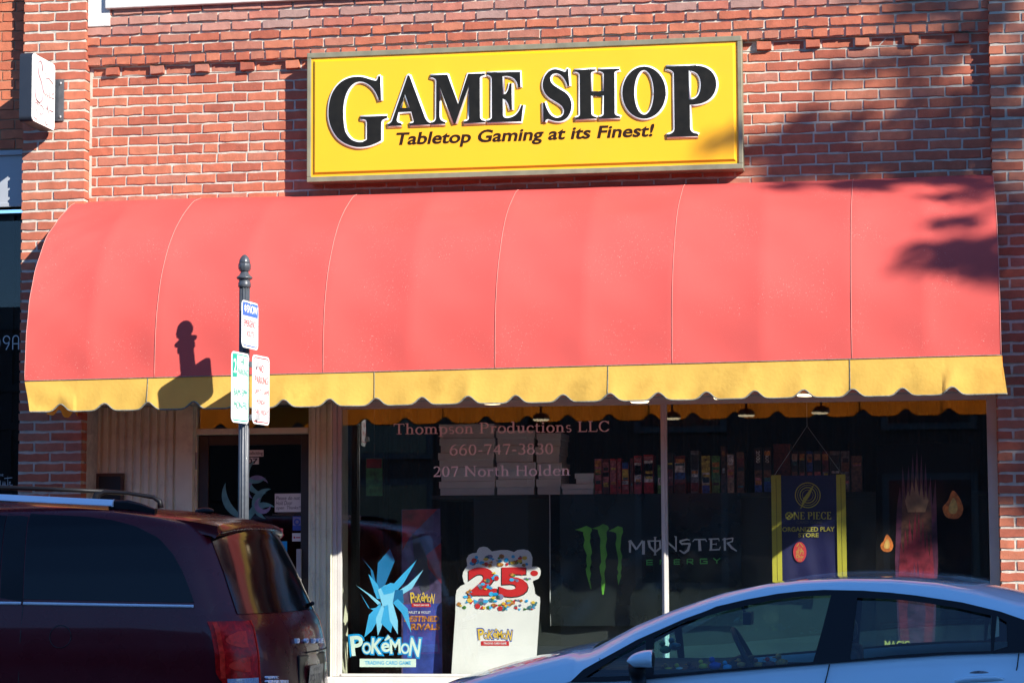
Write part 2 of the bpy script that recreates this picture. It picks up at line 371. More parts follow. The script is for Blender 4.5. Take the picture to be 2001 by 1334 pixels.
def course(mb, x0, x1, z, D, back, L=.2015, phase=0., joint=.0175, pat=None, m=0, ch=CH, jt=JT, dfun=None):
    x = x0 - phase - (rnd.uniform(0, .014) if not pat else 0); i = 0
    while x < x1:
        l = (pat[i % len(pat)] if pat else L) + (jit(.003) if not pat else 0)
        a, b = max(x, x0), min(x+l, x1)
        if b-a > .03: brick(mb, a, b, z, z+ch-jt, (dfun(i) if dfun else D), back, m=m)
        x += l+joint; i += 1

XL, XR = -5.80, .465                    # recessed wall panel between the piers
Z1 = 4.932                               # top of the first plain course under the corbel
RC = .15
bt = thing('brick_building', 'red brick storefront building with piers, corbelled course and large display window', 'building', (-2.7, 0, .15))
mb = MB()
z = Z1 - CH; k = 1
while z > 2.72:
    pat = [.2015, .092] if k % 8 == 0 else None
    course(mb, XL, XR, z, .006, 0, phase=(.11 if k % 2 else 0)+.03, pat=pat)
    z -= CH; k += 1
mb.box(XL, XR, 0.001, .35, 2.70, Z1, 1)
mb.box(XL, XL+.02, -.007, 0, 2.72, 5.9, 1); 
mb.build('wall', ['brick', 'mortar'], bt, tones=True)
mb = MB()
course(mb, XL+.03, XR, Z1, 0, 0, pat=[.2015, .092], dfun=lambda i: .006 if i % 2 == 0 else .042, phase=.12)
course(mb, XL, XR, Z1+CH, .054, 0, L=.092, joint=.0165)
z = Z1+2*CH; k = 0
while z < 6:
    if z > at(206, 18, .09).z-.03: break
    course(mb, XL, XR, z, .063+.007*min(k, 1), 0, phase=.11 if k % 2 else .02, m=2 if z > at(206, 18, .09).z-.21 else 0)
    z += CH; k += 1
mb.box(XL, XR, -.040, 0.001, Z1+CH*1.0-.004, Z1+2*CH-.006, 1)
mb.box(XL, XR, -.004, 0.001, Z1-.004, Z1+CH-.004, 1)
mb.box(XL, XR, -.053, 0.001, Z1+2*CH-.006, 6.2, 1)
mb.box(XL, XR, .001, .35, Z1, 6.2, 1)
mb.build('corbelled_brickwork', ['brick', 'mortar', 'brick_worn'], bt, tones=True)
# worn, lime-bloomed bricks on the top left
def pier(x0, x1, zt=6.2):
    mb = MB(); z = .15; k = 0; q = .1
    while z < zt:
        W = x1-x0
        W_ = W if W < .6 else .462
        if k % 2: ps = [(W_-.0175)/2]*5 if W < .6 else [.2015]*5; ph = 0.
        else: ps = [.105, .205, .1169] if W < .6 else [.2015]*5; ph = 0. if W < .6 else .11
        course(mb, x0, x1, z, q, 0, pat=ps, phase=ph)
        z += CH; k += 1
    mb.box(x0+.006, x1-.006, -q+.006, .0, .15, zt, 1)
    mb.box(x0, x1, 0.0, .35, .15, zt, 1)
    return mb.build('pier', ['brick', 'mortar'], bt, tones=True)
pier(-6.262, XL); pier(XR, 1.3)
mb = MB(); a = at(206, 18, .09); zl = a.z
mb.box(a.x, XR-.02, -.105, -.058, zl, zl+.16); mb.box(XL+.0, a.x+.03, -.072, -.058, zl-.12, zl+.2); mb.build('stone_sill', 'stone', bt, bevel=.008)
# storefront: header, floor, ceiling, side jambs of the shop
mb = MB(); mb.box(-6.0, .7, .0, .35, 2.60, 2.699); mb.build('header', 'frame_beige', bt)
mb = MB()
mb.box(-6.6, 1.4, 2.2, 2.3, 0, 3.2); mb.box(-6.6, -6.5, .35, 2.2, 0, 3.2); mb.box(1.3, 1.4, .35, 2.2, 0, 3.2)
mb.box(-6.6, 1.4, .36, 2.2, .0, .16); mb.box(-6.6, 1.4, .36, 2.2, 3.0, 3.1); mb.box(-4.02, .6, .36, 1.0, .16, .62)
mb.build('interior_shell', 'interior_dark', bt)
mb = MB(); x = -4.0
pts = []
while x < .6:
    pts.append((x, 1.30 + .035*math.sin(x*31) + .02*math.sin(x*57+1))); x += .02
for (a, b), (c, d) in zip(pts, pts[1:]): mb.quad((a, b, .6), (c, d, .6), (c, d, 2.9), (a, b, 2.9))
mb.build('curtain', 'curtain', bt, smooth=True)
# siding panel
xs0, xs1 = at(180, 900, -.1-RC).x, at(360, 900, -.1-RC).x
mb = MB(); mb.box(XL, at(380, 900, -.1-RC).x+.0, .1+RC, .14+RC, .15, 2.60)
x = xs0+.02
while x < xs1-.03: mb.box(x, x+.040, .086+RC, .1+RC, .15, 2.598); x += .0605
mb.box(at(345, 900, -.1-RC).x, at(379, 900, -.1-RC).x, .07+RC, .1+RC, .15, 2.599)
mb.build('siding_panel', 'siding', bt, bevel=.006)
mb = MB(); mb.box(XL-.05, XL-.001, .005, .35, .15, 2.6); mb.build('corner_trim', 'frame_beige', bt, bevel=.004)
# door
xd0, xd1 = at(380, 900, -.15-RC).x, at(606, 900, -.15-RC).x
ztb = at(500, 848, -.12-RC).z; zt2 = at(500, 836, -.12-RC).z
dr = MB(); dr.box(xd0, xd0+.028, .12+RC, .2+RC, .15, 2.6); dr.box(xd1-.004, xd1+.03, .12+RC, .2+RC, .15, 2.6); dr.box(xd0+.028, xd1-.004, .11+RC, .2+RC, ztb, zt2)
dr.build('door_frame', 'siding', bt, bevel=.004)
door = MB()
a0, a1 = xd0+.03, xd1-.006
door.box(a0, a0+.075, .145+RC, .19+RC, .17, ztb-.004); door.box(a1-.06, a1, .145+RC, .19+RC, .17, ztb-.004)
door.box(a0+.075, a1-.06, .146+RC, .189+RC, ztb-.075, ztb-.004); door.box(a0+.075, a1-.06, .146+RC, .189+RC, .17, .40)
do = door.build('door', 'door_frame', bt, bevel=.004)
mb = MB(); mb.box(a0+.075, a1-.06, .165+RC, .169+RC, .40, ztb-.075); mb.build('pane', 'door_glass', do)
h0, h1 = at(580, 1072, -.12-RC), at(589, 1140, -.12-RC)
mb = MB(); mb.box(h0.x, h1.x, .105+RC, .125+RC, h1.z, h0.z); mb.box(h0.x+.005, h1.x-.005, .125+RC, .146+RC, h1.z+.02, h1.z+.04); mb.box(h0.x+.005, h1.x-.005, .125+RC, .146+RC, h0.z-.04, h0.z-.02)
mb.build('handle', 'steel', do, bevel=.004)
for zz in (2.15, .5):
    mb = MB(); mb.lathe((xd0+.024, .118+RC, zz), [(.009, 0), (.009, .12)], 10); mb.build('hinge', 'steel', do)
mb = MB(); mb.box(xd0+.03, xd1-.006, .155+RC, .159+RC, zt2+.003, 2.598); mb.build('transom_pane', 'shop_glass', bt)
# right jamb
xj1 = at(650, 1000, -.1-RC).x
mb = MB(); mb.box(xd1+.03, xj1, .07+RC, .16+RC, .15, 2.6)
for f in (.12, .34, .66, .9): xx = xd1+.03+(xj1-xd1-.03)*f; mb.box(xx-.014, xx+.014, .062+RC, .07+RC, .15, 2.598)
mb.build('jamb_panel', 'siding', bt, bevel=.004)
# display window
wx0, wx1 = at(650, 1000, -.1).x, at(1952, 1000, -.1).x
ws = .715
wf = MB()
wf.box(wx0+.002, wx0+.03, .085, .15, ws, 2.6); wf.box(wx0+.032, wx0+.062, .10, .14, ws, 2.6)
xr0 = at(1932, 1000, -.12).x; wf.box(xr0, XR, .07, .16, ws, 2.6)
wf.box(wx0+.062, xr0, .10, .14, 2.55, 2.6); wf.box(wx0+.062, xr0, .09, .15, ws, ws+.018)
wo = wf.build('display_window', 'frame_alu', bt, bevel=.003)
rb_ = MB(); rb_.box(wx0-.008, wx0, .07, .55, .15, 2.6); rb_.build('return_panel', 'siding', bt)
wb = MB(); xm = at(1299, 1000, -.12).x
wb.box(xm-.021, xm+.021, .10, .145, ws+.018, 2.55); wb.box(xm-.007, xm+.007, .086, .10, ws+.018, 2.55)
wb.build('mullion', 'frame_alu', wo, bevel=.003)
for (pa, pb) in ((wx0+.062, xm-.021), (xm+.021, xr0)):
    mb = MB(); mb.box(pa, pb, .118, .122, ws+.018, 2.55); mb.build('pane', 'shop_glass', wo)
mb = MB(); mb.box(wx0-.06, XR, -.03, .14, ws-.07, ws-.002); mb.build('sill', 'stone', wo, bevel=.008)
mb = MB(); mb.box(wx0-.0, XR, .03, .34, .15, ws-.071); mb.build('bulkhead', 'siding', bt)

# lettering on the glass: a small serif stroke face
def arc(cx, cy, rx, ry, a0, a1, n=14): return [(cx+rx*math.cos(R(a0+(a1-a0)*i/n)), cy+ry*math.sin(R(a0+(a1-a0)*i/n))) for i in range(n+1)]
S_, T_ = .145, .06
def ring(cx, cy, rx, ry, a0=0, a1=360, tk=S_, tn=T_, n=22):
    p = arc(cx, cy, rx, ry, a0, a1, n); ws_ = [tn+(tk-tn)*abs(math.cos(R(a0+(a1-a0)*i/n))) for i in range(n+1)]; return (p, ws_)
def sf(x, y, w_=.30): return ([(x-w_/2, y), (x+w_/2, y)], .05)
XH = .66
def stem(x, a, b, top=True, bot=True, w_=.30):
    r = [([(x, a), (x, b)], S_)]
    if bot: r.append(sf(x, a+.025, w_))
    if top: r.append(sf(x-(.05 if b < .9 or b > 1.01 else 0), b-.025, w_*(.7 if b < .9 or b > 1.01 else 1)))
    return r
def glyph(c):
    if c == 'T': return .80, [([(.4, 0), (.4, 1)], S_), sf(.4, .025, .34), ([(.04, .97), (.76, .97)], .065), ([(.05, .98), (.04, .78)], .05), ([(.75, .98), (.76, .78)], .05)]
    if c == 'P': return .72, stem(.17, 0, 1) + [ring(.36, .73, .25, .245, -90, 90), ([(.17, .975), (.37, .975)], .05), ([(.17, .485), (.37, .485)], .05)]
    if c == 'L': return .68, stem(.17, 0, 1) + [([(.17, .03), (.62, .03)], .065), ([(.62, .0), (.64, .24)], .05)]
    if c == 'C': return .80, [ring(.43, .5, .34, .48, 40, 320), ([(.71, .99), (.71, .70)], .05), ([(.70, .2), (.74, .26)], .05)]
    if c == 'N': return .92, stem(.14, 0, 1, w_=.26) + [([(.76, 0), (.76, 1)], .07), sf(.76, .975, .26), ([(.16, .98), (.76, .05)], S_)]
    if c == 'H': return .92, stem(.17, 0, 1) + stem(.74, 0, 1) + [([(.17, .52), (.74, .52)], .06)]
    if c == 'h': return .66, stem(.15, 0, 1.04) + stem(.49, 0, .45, top=False) + [ring(.33, .42, .16, .21, 0, 180, .12)]
    if c == 'n': return .66, stem(.15, 0, XH) + stem(.49, 0, .45, top=False) + [ring(.33, .42, .16, .21, 0, 180, .12)]
    if c == 'm': return .98, stem(.15, 0, XH) + stem(.48, 0, .45, top=False, w_=.26) + stem(.81, 0, .45, top=False) + [ring(.32, .42, .16, .21, 0, 180, .12), ring(.65, .42, .16, .21, 0, 180, .12)]
    if c == 'o': return .60, [ring(.30, .32, .23, .32)]
    if c == 'p': return .64, stem(.15, -.28, XH) + [ring(.34, .32, .21, .31, -130, 130)]
    if c == 'd': return .64, stem(.47, 0, 1.04, bot=False) + [sf(.52, .025, .2), ring(.28, .31, .21, .31, 50, 310)]
    if c == 'u': return .66, stem(.15, .2, XH, bot=False) + stem(.48, 0, XH, bot=False) + [ring(.30, .22, .15, .21, 180, 360, .12), sf(.54, .025, .18)]
    if c == 'r': return .48, stem(.15, 0, XH) + [ring(.33, .44, .14, .18, 40, 150, .12), ([(.38, .60), (.44, .52)], .11)]
    if c == 'i': return .32, stem(.15, 0, XH) + [([(.15, .80), (.15, .95)], .15)]
    if c == 'l': return .32, stem(.15, 0, 1.04)
    if c == 't': return .40, [([(.16, .1), (.16, .85)], S_*.9), ([(.02, .62), (.36, .62)], .06), ring(.27, .14, .11, .12, 180, 330, .11)]
    if c == 'c': return .52, [ring(.29, .32, .22, .32, 45, 320), ([(.44, .56), (.46, .46)], .10)]
    if c == 'e': return .54, [ring(.29, .32, .22, .32, 10, 325), ([(.10, .36), (.48, .36)], .05)]
    if c == 's': return .44, [ring(.22, .48, .14, .15, 40, 265, .10, .07), ring(.22, .17, .15, .16, 85, -140, .10, .07)]
    if c == '6': return .60, [ring(.30, .30, .22, .30), ([(.09, .3), (.10, .5), (.18, .75), (.32, .92), (.48, .99)], [.13, .13, .12, .09, .05])]
    if c == '0': return .60, [ring(.30, .49, .21, .48)]
    if c == '-': return .38, [([(.05, .36), (.33, .36)], .09)]
    if c == '7': return .58, [([(.06, .93), (.54, .93)], .12), ([(.52, .95), (.40, .6), (.26, 0)], [.06, .10, .13]), ([(.07, .95), (.06, .74)], .05)]
    if c == '4': return .60, [([(.42, 0), (.42, .98)], .13), ([(.42, .95), (.06, .33)], .06), ([(.04, .31), (.56, .31)], .09)]
    if c == '3': return .56, [ring(.26, .74, .18, .22, 140, -90, .13), ring(.25, .27, .22, .26, 90, -150, .14)]
    if c == '8': return .58, [ring(.29, .75, .17, .22, 0, 360, .11), ring(.29, .27, .21, .26)]
    if c == '2': return .58, [ring(.27, .73, .19, .24, 160, -20, .13), ([(.45, .64), (.34, .36), (.08, .07)], [.13, .10, .06]), ([(.06, .05), (.54, .05)], .12), ([(.53, .04), (.56, .24)], .05)]
    if c == 'O': return .84, [ring(.42, .5, .34, .48)]
    if c == 'E': return .70, stem(.17, 0, 1) + [([(.17, .03), (.60, .03)], .06), ([(.17, .97), (.58, .97)], .06), ([(.17, .52), (.45, .52)], .05), ([(.60, 0), (.63, .25)], .05), ([(.58, 1), (.59, .78)], .05), ([(.45, .42), (.45, .62)], .04)]
    if c == 'I': return .36, stem(.17, 0, 1)
    return .30, []
def serif(mb, txt, fn, u0, u1, v0, v1, m=0, lift=.002, gap=.045, bold=1.):
    x = 0; segs = []
    for c in txt:
        wd, st = glyph(c)
        for p, t in st: segs.append(([(a+x, b) for a, b in p], t))
        x += wd+gap
    x -= gap; k = 0
    for p, t in segs:
        sx = (u1-u0)/x; H = v1-v0; sv = (sx+H)/2
        ts = [q*sv*bold for q in t] if isinstance(t, list) else t*sv*bold
        mb.stroke([(u0+a*sx, v0+b*H) for a, b in p], ts, fn, m, lift+k*.00012); k += 1
fg = wallf(-.1165)
def lbox(x0, x1, yb, yt, D): a = at(x0, yb, D); b = at(x1, yb, D); t = at((x0+x1)/2, yt, D); c = at((x0+x1)/2, yb, D); return a.x, b.x, (a.z+b.z)/2, (a.z+b.z)/2+(t.z-c.z)
def tlen(t): return sum(glyph(c)[0]+.045 for c in t)-.045
for txt, bx in (('Thompson Productions LLC', (769, 1192, 845.5, 825)), ('660-747-3830', (878, 1082, 887.5, 867)), ('207 North Holden', (846, 1115, 929.5, 909.5))):
    u0, u1, v0, v1 = lbox(*bx, -.1165); tot = tlen(txt); x = 0
    for wd in txt.split(' '):
        l = tlen(wd); mb = MB(); serif(mb, wd, fg, u0+(u1-u0)*x/tot, u0+(u1-u0)*(x+l)/tot, v0, v1); mb.build('window_lettering', 'window_print', wo); x += l+.39
# ---------------------------------------------------------------- neighbouring building
nb = thing('neighbour_building', 'neighbouring orange brick building with pale fascia and dark shop front, cut off at left edge', 'building', (-8.5, .02, .15))
NX0, NX1 = -9.5, -6.262
zf0, zf1 = 4.02, 4.43
mb = MB(); z = zf1+.01; k = 0
while z < 6.2: course(mb, NX0, NX1, z, -.005, -.03, phase=.11*(k % 2)+.05, jt=.011, joint=.012); z += CH; k += 1
mb.box(NX0, NX1, .012, .35, zf1, 6.2, 1); mb.build('wall', ['brick_neighbour', 'mortar_dark'], nb, tones=True)
mb = MB(); mb.box(NX0, NX1, .02, .16, zf0, zf1-.003); mb.box(NX0, NX1, .0, .16, zf1-.04, zf1-.004); mb.box(NX0, NX1, .01, .16, zf0, zf0+.03); mb.build('fascia', 'fascia', nb, bevel=.004)
mb = MB(); mb.box(NX0, NX1, .30, .36, .15, zf0-.002)
for zz in (3.35, 2.72, 2.45): mb.box(NX0, NX1, .25, .30, zz, zz+.05)
for xx in (-6.5, -7.4, -8.3): mb.box(xx, xx+.04, .27, .30, .15, 4.0)
mb.build('shop_front', 'dark_paint', nb)
mb = MB(); mb.box(NX0, NX1, .235, .24, .6, 3.95); mb.build('pane', 'door_glass', nb)
mb = MB(); fn = wallf(-.232)
a = at(42, 690, -.232); b = at(3, 655, -.232)
H = .105; z0 = at(20, 683, -.232).z; xx = at(-26, 680, -.232).x; x9 = at(14, 680, -.232).x; xA = at(25, 680, -.232).x; x0 = at(-5, 680, -.232).x
def sl(pts, ox, s=.1, w_=.007): mb.stroke([(ox+p[0]*s, z0+p[1]*s) for p in pts], w_, fn)
sl(arc(.3, .5, .28, .5, 0, 360, 24), x0-.04); sl(arc(.25, .72, .24, .27, 0, 360, 20), x9-.03); sl([(.49, .72), (.42, .35), (.22, 0)], x9-.03)
sl([(0, 0), (0, .75)] + arc(.22, .75, .22, .25, 180, 0, 10) + [(.44, 0)], xA); sl([(0, .42), (.44, .42)], xA)
sl(arc(.3, .5, .28, .5, 0, 360, 24), x0-.13)
mb.build('house_number', 'letter_silver', nb); mb = MB()
# script lettering low on the glass
z0 = at(20, 950, -.232).z; xs = at(-8, 940, -.232).x
sl([(1.0, 1.0), (.75, 1.25), (.5, 1.0), (.6, .6), (.85, .3), (.8, -.1), (.4, -.3), (0, 0)], xs-.06, .085, .005)
sl([(1.1, .5), (1.1, .1), (1.3, .1), (1.35, .45), (1.38, .1), (1.5, .1), (1.5, .45), (1.55, .1), (1.75, .1), (1.75, .9), (1.78, .1), (1.95, .2), (2.0, .4), (1.9, .4), (2.0, .08), (2.2, .15)], xs-.06, .085, .005)
sl([(1.45, .68), (2.15, .74)], xs-.06, .085, .005)
mb.text('THE', fn, xs+.02, xs+.055, z0+.075, z0+.09, lift=0)
mb.build('glass_lettering', 'letter_silver', nb)
p0, p1 = at(37, 965, 0), at(42, 870, 0)
mb = MB(); mb.box(p0.x, p1.x, -.02, .02, p0.z, p1.z); mb.build('edge_strip', 'letter_silver', nb, bevel=.003)

# ---------------------------------------------------------------- projecting sign
ps = thing('projecting_sign', 'white rounded box sign lettered THE Suite SPOT projecting from left brick pier', 'sign', (-6.05, -.1, 4.52))
X0 = -6.01
def rrect(u0, u1, v0, v1, r, n=6):
    p = []
    for cx, cy, a in ((u1-r, v1-r, 0), (u0+r, v1-r, 90), (u0+r, v0+r, 180), (u1-r, v0+r, 270)): p += arc(cx, cy, r, r, a, a+90, n)
    return p
fs = Fr((X0-.09, 0, 0), (0, 1, 0), (0, 0, 1), (1, 0, 0))
mat('cabinet_dark', (.018, .022, .032), .4)
mb = MB(); mb.poly(rrect(-.585, -.145, 4.52, 5.0, .035), fs, .088); mb.build('cabinet', 'cabinet_dark', ps)
fs = Fr((X0-.002, 0, 0), (0, 1, 0), (0, 0, 1), (1, 0, 0))
mb = MB(); mb.poly(rrect(-.580, -.150, 4.525, 4.995, .032), fs, .006); mb.build('face_panel', 'white_plastic', ps)
mat('mauve_ink', (.34, .22, .24), .6)
mb = MB(); fs = Fr((X0+.0045, 0, 0), (0, 1, 0), (0, 0, 1), (1, 0, 0))
def pst(pts, w_=.009): mb.tube([fs(-.58+.43*p[0], 4.52+.48*p[1], .0) for p in pts], w_/2, 5)
pst([(.42, .80), (.40, .88), (.33, .93), (.24, .90), (.2, .82), (.25, .72), (.38, .62), (.45, .5), (.42, .37), (.3, .31), (.15, .34), (.1, .42), (.12, .48)], .014)
pst([(.5, .62), (.5, .5), (.56, .46), (.62, .5), (.62, .62), (.64, .46), (.7, .48)]); pst([(.58, .72), (.72, .74), (.9, .69)]); pst([(.75, .70), (.74, .46), (.82, .47)])
pst([(.86, .54), (.93, .54), (.9, .60), (.85, .55), (.87, .47), (.95, .48)])
mb.text('THE', fs, -.58+.43*.46, -.58+.43*.62, 4.52+.48*.77, 4.52+.48*.80, lift=.001)
pst([(.25, .27), (.19, .30), (.10, .28), (.09, .23), (.2, .17), (.24, .1), (.18, .05), (.06, .07)])
pst([(.33, .03), (.33, .29)]); pst([(.33, .29)] + arc(.37, .225, .12, .065, 90, -90, 8) + [(.33, .16)])
pst(arc(.64, .16, .1, .12, 0, 360, 20)); pst([(.64, .28), (.64, .33)], .02); pst([(.83, .04), (.83, .27)]); pst([(.74, .28), (.93, .28)])
mb.build('lettering', 'mauve_ink', ps)
mb = MB(); mb.box(X0-.08, X0+.055, -.112, -.100, 4.60, 4.90); mb.box(X0-.075, X0-.02, -.145, -.112, 4.62, 4.88)
for zz in (4.63, 4.87): mb.lathe((X0+.035, -.118, zz-.008), [(.007, 0), (.007, .016)], 8, 1)
mb.build('bracket', ['post_paint', 'steel'], ps, bevel=.003)

# ---------------------------------------------------------------- main shop sign
SD = .165
sx0, sx1, sz0, sz1 = -4.172, -1.168, 4.102, 5.004
gs = thing('shop_sign', 'large yellow box sign reading GAME SHOP, Tabletop Gaming at its Finest, above red awning', 'sign', ((sx0+sx1)/2, 0, sz0))
F_ = .036
mb = MB(); mb.box(sx0+.002, sx1-.002, -SD+.03, -.008, sz0+.002, sz1-.002)
mb.box(sx0, sx1, -SD, -SD+.03, sz1-F_, sz1); mb.box(sx0, sx1, -SD, -SD+.03, sz0, sz0+F_)
mb.box(sx0, sx0+F_*.8, -SD, -SD+.03, sz0+F_, sz1-F_); mb.box(sx1-F_*.8, sx1, -SD, -SD+.03, sz0+F_, sz1-F_)
mb.build('cabinet', 'sign_metal', gs, bevel=.004)
mb = MB(); e0 = F_; b1, b2 = .030, .050
x0_, x1_, z0_, z1_ = sx0+F_*.8, sx1-F_*.8, sz0+F_, sz1-F_
def rr(d, y): return [(x0_+d, y, z0_+d), (x1_-d, y, z0_+d), (x1_-d, y, z1_-d), (x0_+d, y, z1_-d)]
L1, L2, L3 = rr(0, -SD+.012), rr(b1*.5, -SD+.012), rr(b1, -SD-.004)
mb.add(L1+L2+L3, [(i, (i+1) % 4, (i+1) % 4+4, i+4) for i in range(4)] + [(i+4, (i+1) % 4+4, (i+1) % 4+8, i+8) for i in range(4)] + [(8, 9, 10, 11)])
mb.build('face_panel', 'sign_yellow', gs)
# letter outlines traced as quadratic paths in enlarged photo coordinates
def path(spec, ox, oy, s, D=SD):
    out = []; cur = None; tok = spec.split(); i = 0
    while i < len(tok):
        k = tok[i]; i += 1
        if k in 'ML':
            x, y = map(float, tok[i].split(',')); i += 1; cur = (x, y); out.append(cur)
        elif k == 'Q':
            c = tuple(map(float, tok[i].split(','))); e = tuple(map(float, tok[i+1].split(','))); i += 2
            for t in range(1, 9):
                t /= 8; out.append(((1-t)**2*cur[0]+2*t*(1-t)*c[0]+t*t*e[0], (1-t)**2*cur[1]+2*t*(1-t)*c[1]+t*t*e[1]))
            cur = e
    r = []
    for x, y in out:
        p = at(ox+x/s, oy+y/s, D)
        if not r or math.hypot(p.x-r[-1][0], p.z-r[-1][1]) > 1e-4: r.append((p.x, p.z))
    return r
A_ = (620, 120, 7.4125); B_ = (830, 120, 7.4125); C_ = (1040, 110, 8.895); D_ = (1200, 110, 7.409)
def ell(cx, cy, rx, ry, n=48): return 'M ' + ' L '.join('%f,%f' % (cx+rx*math.cos(2*math.pi*i/n), cy+ry*math.sin(2*math.pi*i/n)) for i in range(n))
G1 = [("M 890,228 L 925,222 L 932,575 L 903,577 Q 860,420 760,350 Q 690,300 620,303 Q 500,315 430,480 Q 385,600 385,760 Q 390,930 415,1020 Q 455,1110 520,1150 Q 600,1190 670,1172 L 728,1140 L 728,900 Q 725,850 680,848 L 635,842 L 632,812 L 1018,795 L 1020,832 Q 960,845 945,870 Q 935,890 935,930 L 935,1155 Q 860,1200 760,1232 Q 640,1260 560,1245 Q 400,1215 300,1110 Q 190,980 172,800 Q 165,600 230,460 Q 330,270 520,238 Q 640,220 740,260 L 850,292 Q 880,290 890,228", A_, [])]
G1 += [("M 1318,215 L 1342,212 L 1560,800 Q 1590,885 1640,895 L 1638,925 L 1350,935 L 1350,908 Q 1400,900 1408,880 L 1370,738 L 1185,745 L 1160,850 Q 1155,898 1225,905 L 1228,940 L 1028,946 L 1028,918 Q 1070,905 1090,870 L 1318,215", A_, [("M 1280,485 L 1348,682 L 1208,685", A_)])]
G1 += [("M 90,215 L 335,202 L 490,625 L 635,190 L 880,183 L 878,210 Q 815,220 805,250 L 808,820 Q 815,865 885,870 L 885,893 L 572,908 L 575,880 Q 645,868 650,830 L 650,340 L 455,905 L 428,912 L 222,370 L 222,800 Q 228,875 303,885 L 303,915 L 98,923 L 98,897 Q 165,885 172,830 L 175,290 Q 165,245 90,240", B_, [])]
G1 += [("M 903,178 L 1390,162 L 1392,383 L 1360,385 Q 1340,230 1200,222 L 1135,225 L 1138,493 Q 1215,490 1235,330 L 1268,328 L 1270,710 L 1240,710 Q 1215,565 1138,548 L 1140,790 Q 1150,830 1200,828 Q 1350,825 1405,645 L 1435,643 L 1408,878 L 908,893 L 906,868 Q 975,855 980,820 L 978,260 Q 968,205 903,205", B_, [])]
G1 += [("M 605,238 L 632,235 L 652,530 L 622,532 Q 600,440 540,370 Q 480,305 420,310 Q 330,315 318,400 Q 318,470 400,530 L 580,640 Q 680,720 692,850 Q 690,980 630,1060 Q 560,1145 460,1142 Q 380,1140 300,1105 Q 255,1095 230,1150 L 203,1152 L 195,818 L 228,812 Q 260,960 340,1040 Q 400,1085 450,1080 Q 560,1060 560,960 Q 555,880 440,815 L 310,735 Q 195,650 190,510 Q 195,370 290,280 Q 360,230 430,240 Q 500,255 570,285 Q 598,285 605,238", C_, [])]
G1 += [("M 738,255 L 1112,238 L 1113,265 Q 1040,275 1028,310 L 1030,625 L 1250,618 L 1252,320 Q 1240,278 1150,268 L 1150,240 L 1522,225 L 1524,255 Q 1445,265 1435,300 L 1440,1000 Q 1450,1045 1535,1055 L 1535,1085 L 1165,1098 L 1165,1068 Q 1245,1050 1250,1010 L 1252,690 L 1030,695 L 1035,1010 Q 1045,1055 1125,1065 L 1125,1095 L 752,1110 L 752,1078 Q 830,1065 838,1020 L 832,330 Q 825,285 738,280", C_, [])]
G1 += [(ell(439, 536, 314, 376), D_, [(ell(438, 533, 141, 322), D_)])]
G1 += [("M 758,160 L 1190,147 Q 1350,150 1430,250 Q 1490,330 1483,440 Q 1470,570 1360,650 Q 1270,710 1100,712 L 1105,1050 Q 1115,1125 1218,1128 L 1218,1166 L 770,1178 L 768,1142 Q 870,1130 880,1060 L 870,260 Q 860,205 758,195", D_, [("M 1085,215 L 1130,225 Q 1260,250 1258,430 Q 1250,620 1120,636 L 1088,636", D_)])]
ff = wallf(SD+.004); mbb, mbw = MB(), MB()
for spec, o_, holes in G1:
    lps = [path(spec, *o_)] + [path(hs, *ho) for hs, ho in holes]
    mbb.loops(lps, ff, .016)
    for lp in lps:                    # raised white moulded rim round each letter
        mbw.tube([Vector((p[0], -SD-.006, p[1])) for p in lp] + [Vector((lp[0][0], -SD-.006, lp[0][1])), Vector((lp[1][0], -SD-.006, lp[1][1]))], .0135, 8)
mbb.build('letters', 'black_plastic', gs); mbw.build('letter_rims', 'white_plastic', gs)
mb = MB(); a = at(769, 284, SD); b = at(1273, 268, SD); t_ = at(775, 259, SD)
mb.text('Tabletop Gaming at its Finest!', ff, a.x, b.x, (a.z+b.z)/2-.026, (a.z+b.z)/2+(t_.z-a.z), bold=.025, shear=.22, lift=.002)
mb.build('tagline', 'brown_ink', gs)

# ---------------------------------------------------------------- awning
AX0, AX1 = -5.87, .472
PROF = [(.0, 4.035), (.06, 4.018), (.168, 3.995), (.30, 3.922), (.44, 3.845), (.61, 3.735), (.72, 3.62), (.824, 3.492), (.89, 3.38), (.939, 3.262), (.970, 3.17), (.989, 3.083), (1.003, 2.96), (1.01, 2.84), (1.012, 2.725)]
def cat(p, n=3):
    r = []
    for i in range(len(p)-1):
        p0, p1, p2, p3 = p[max(i-1, 0)], p[i], p[i+1], p[min(i+2, len(p)-1)]
        for k in range(n):
            t = k/n; r.append(tuple(.5*((2*p1[j])+(-p0[j]+p2[j])*t+(2*p0[j]-5*p1[j]+4*p2[j]-p3[j])*t*t+(-p0[j]+3*p1[j]-3*p2[j]+p3[j])*t**3) for j in (0, 1)))
    return r+[p[-1]]
SM = [(.0, 4.035), (.168, 3.992), (.32, 3.915), (.47, 3.83), (.61, 3.735), (.73, 3.62), (.824, 3.492), (.89, 3.38), (.939, 3.262), (.975, 3.15), (.995, 3.03), (1.008, 2.88), (1.012, 2.725)]
PR = cat(SM, 3)
SEAMS = [AX0, -4.975, -3.839, -2.707, -1.569, -.443, AX1]
def tilt(x, z): f = max(0, min(1, (4.03-z)/1.3)); return z + (x+2.7)*.0088*f
def slack(x):
    for a, b in zip(SEAMS, SEAMS[1:]):
        if a <= x <= b:
            mid = (a+b)/2; h = (b-a)/2; t = (x-a)/h if x < mid else (x-mid)/h; return 4*t*(1-t)
    return 0
aw = thing('awning', 'long rounded red fabric awning with scalloped yellow valance over the storefront', 'awning', ((AX0+AX1)/2, 0, 2.5))
mb = MB(); NX = 168; xs = [AX0+(AX1-AX0)*i/NX for i in range(NX+1)]
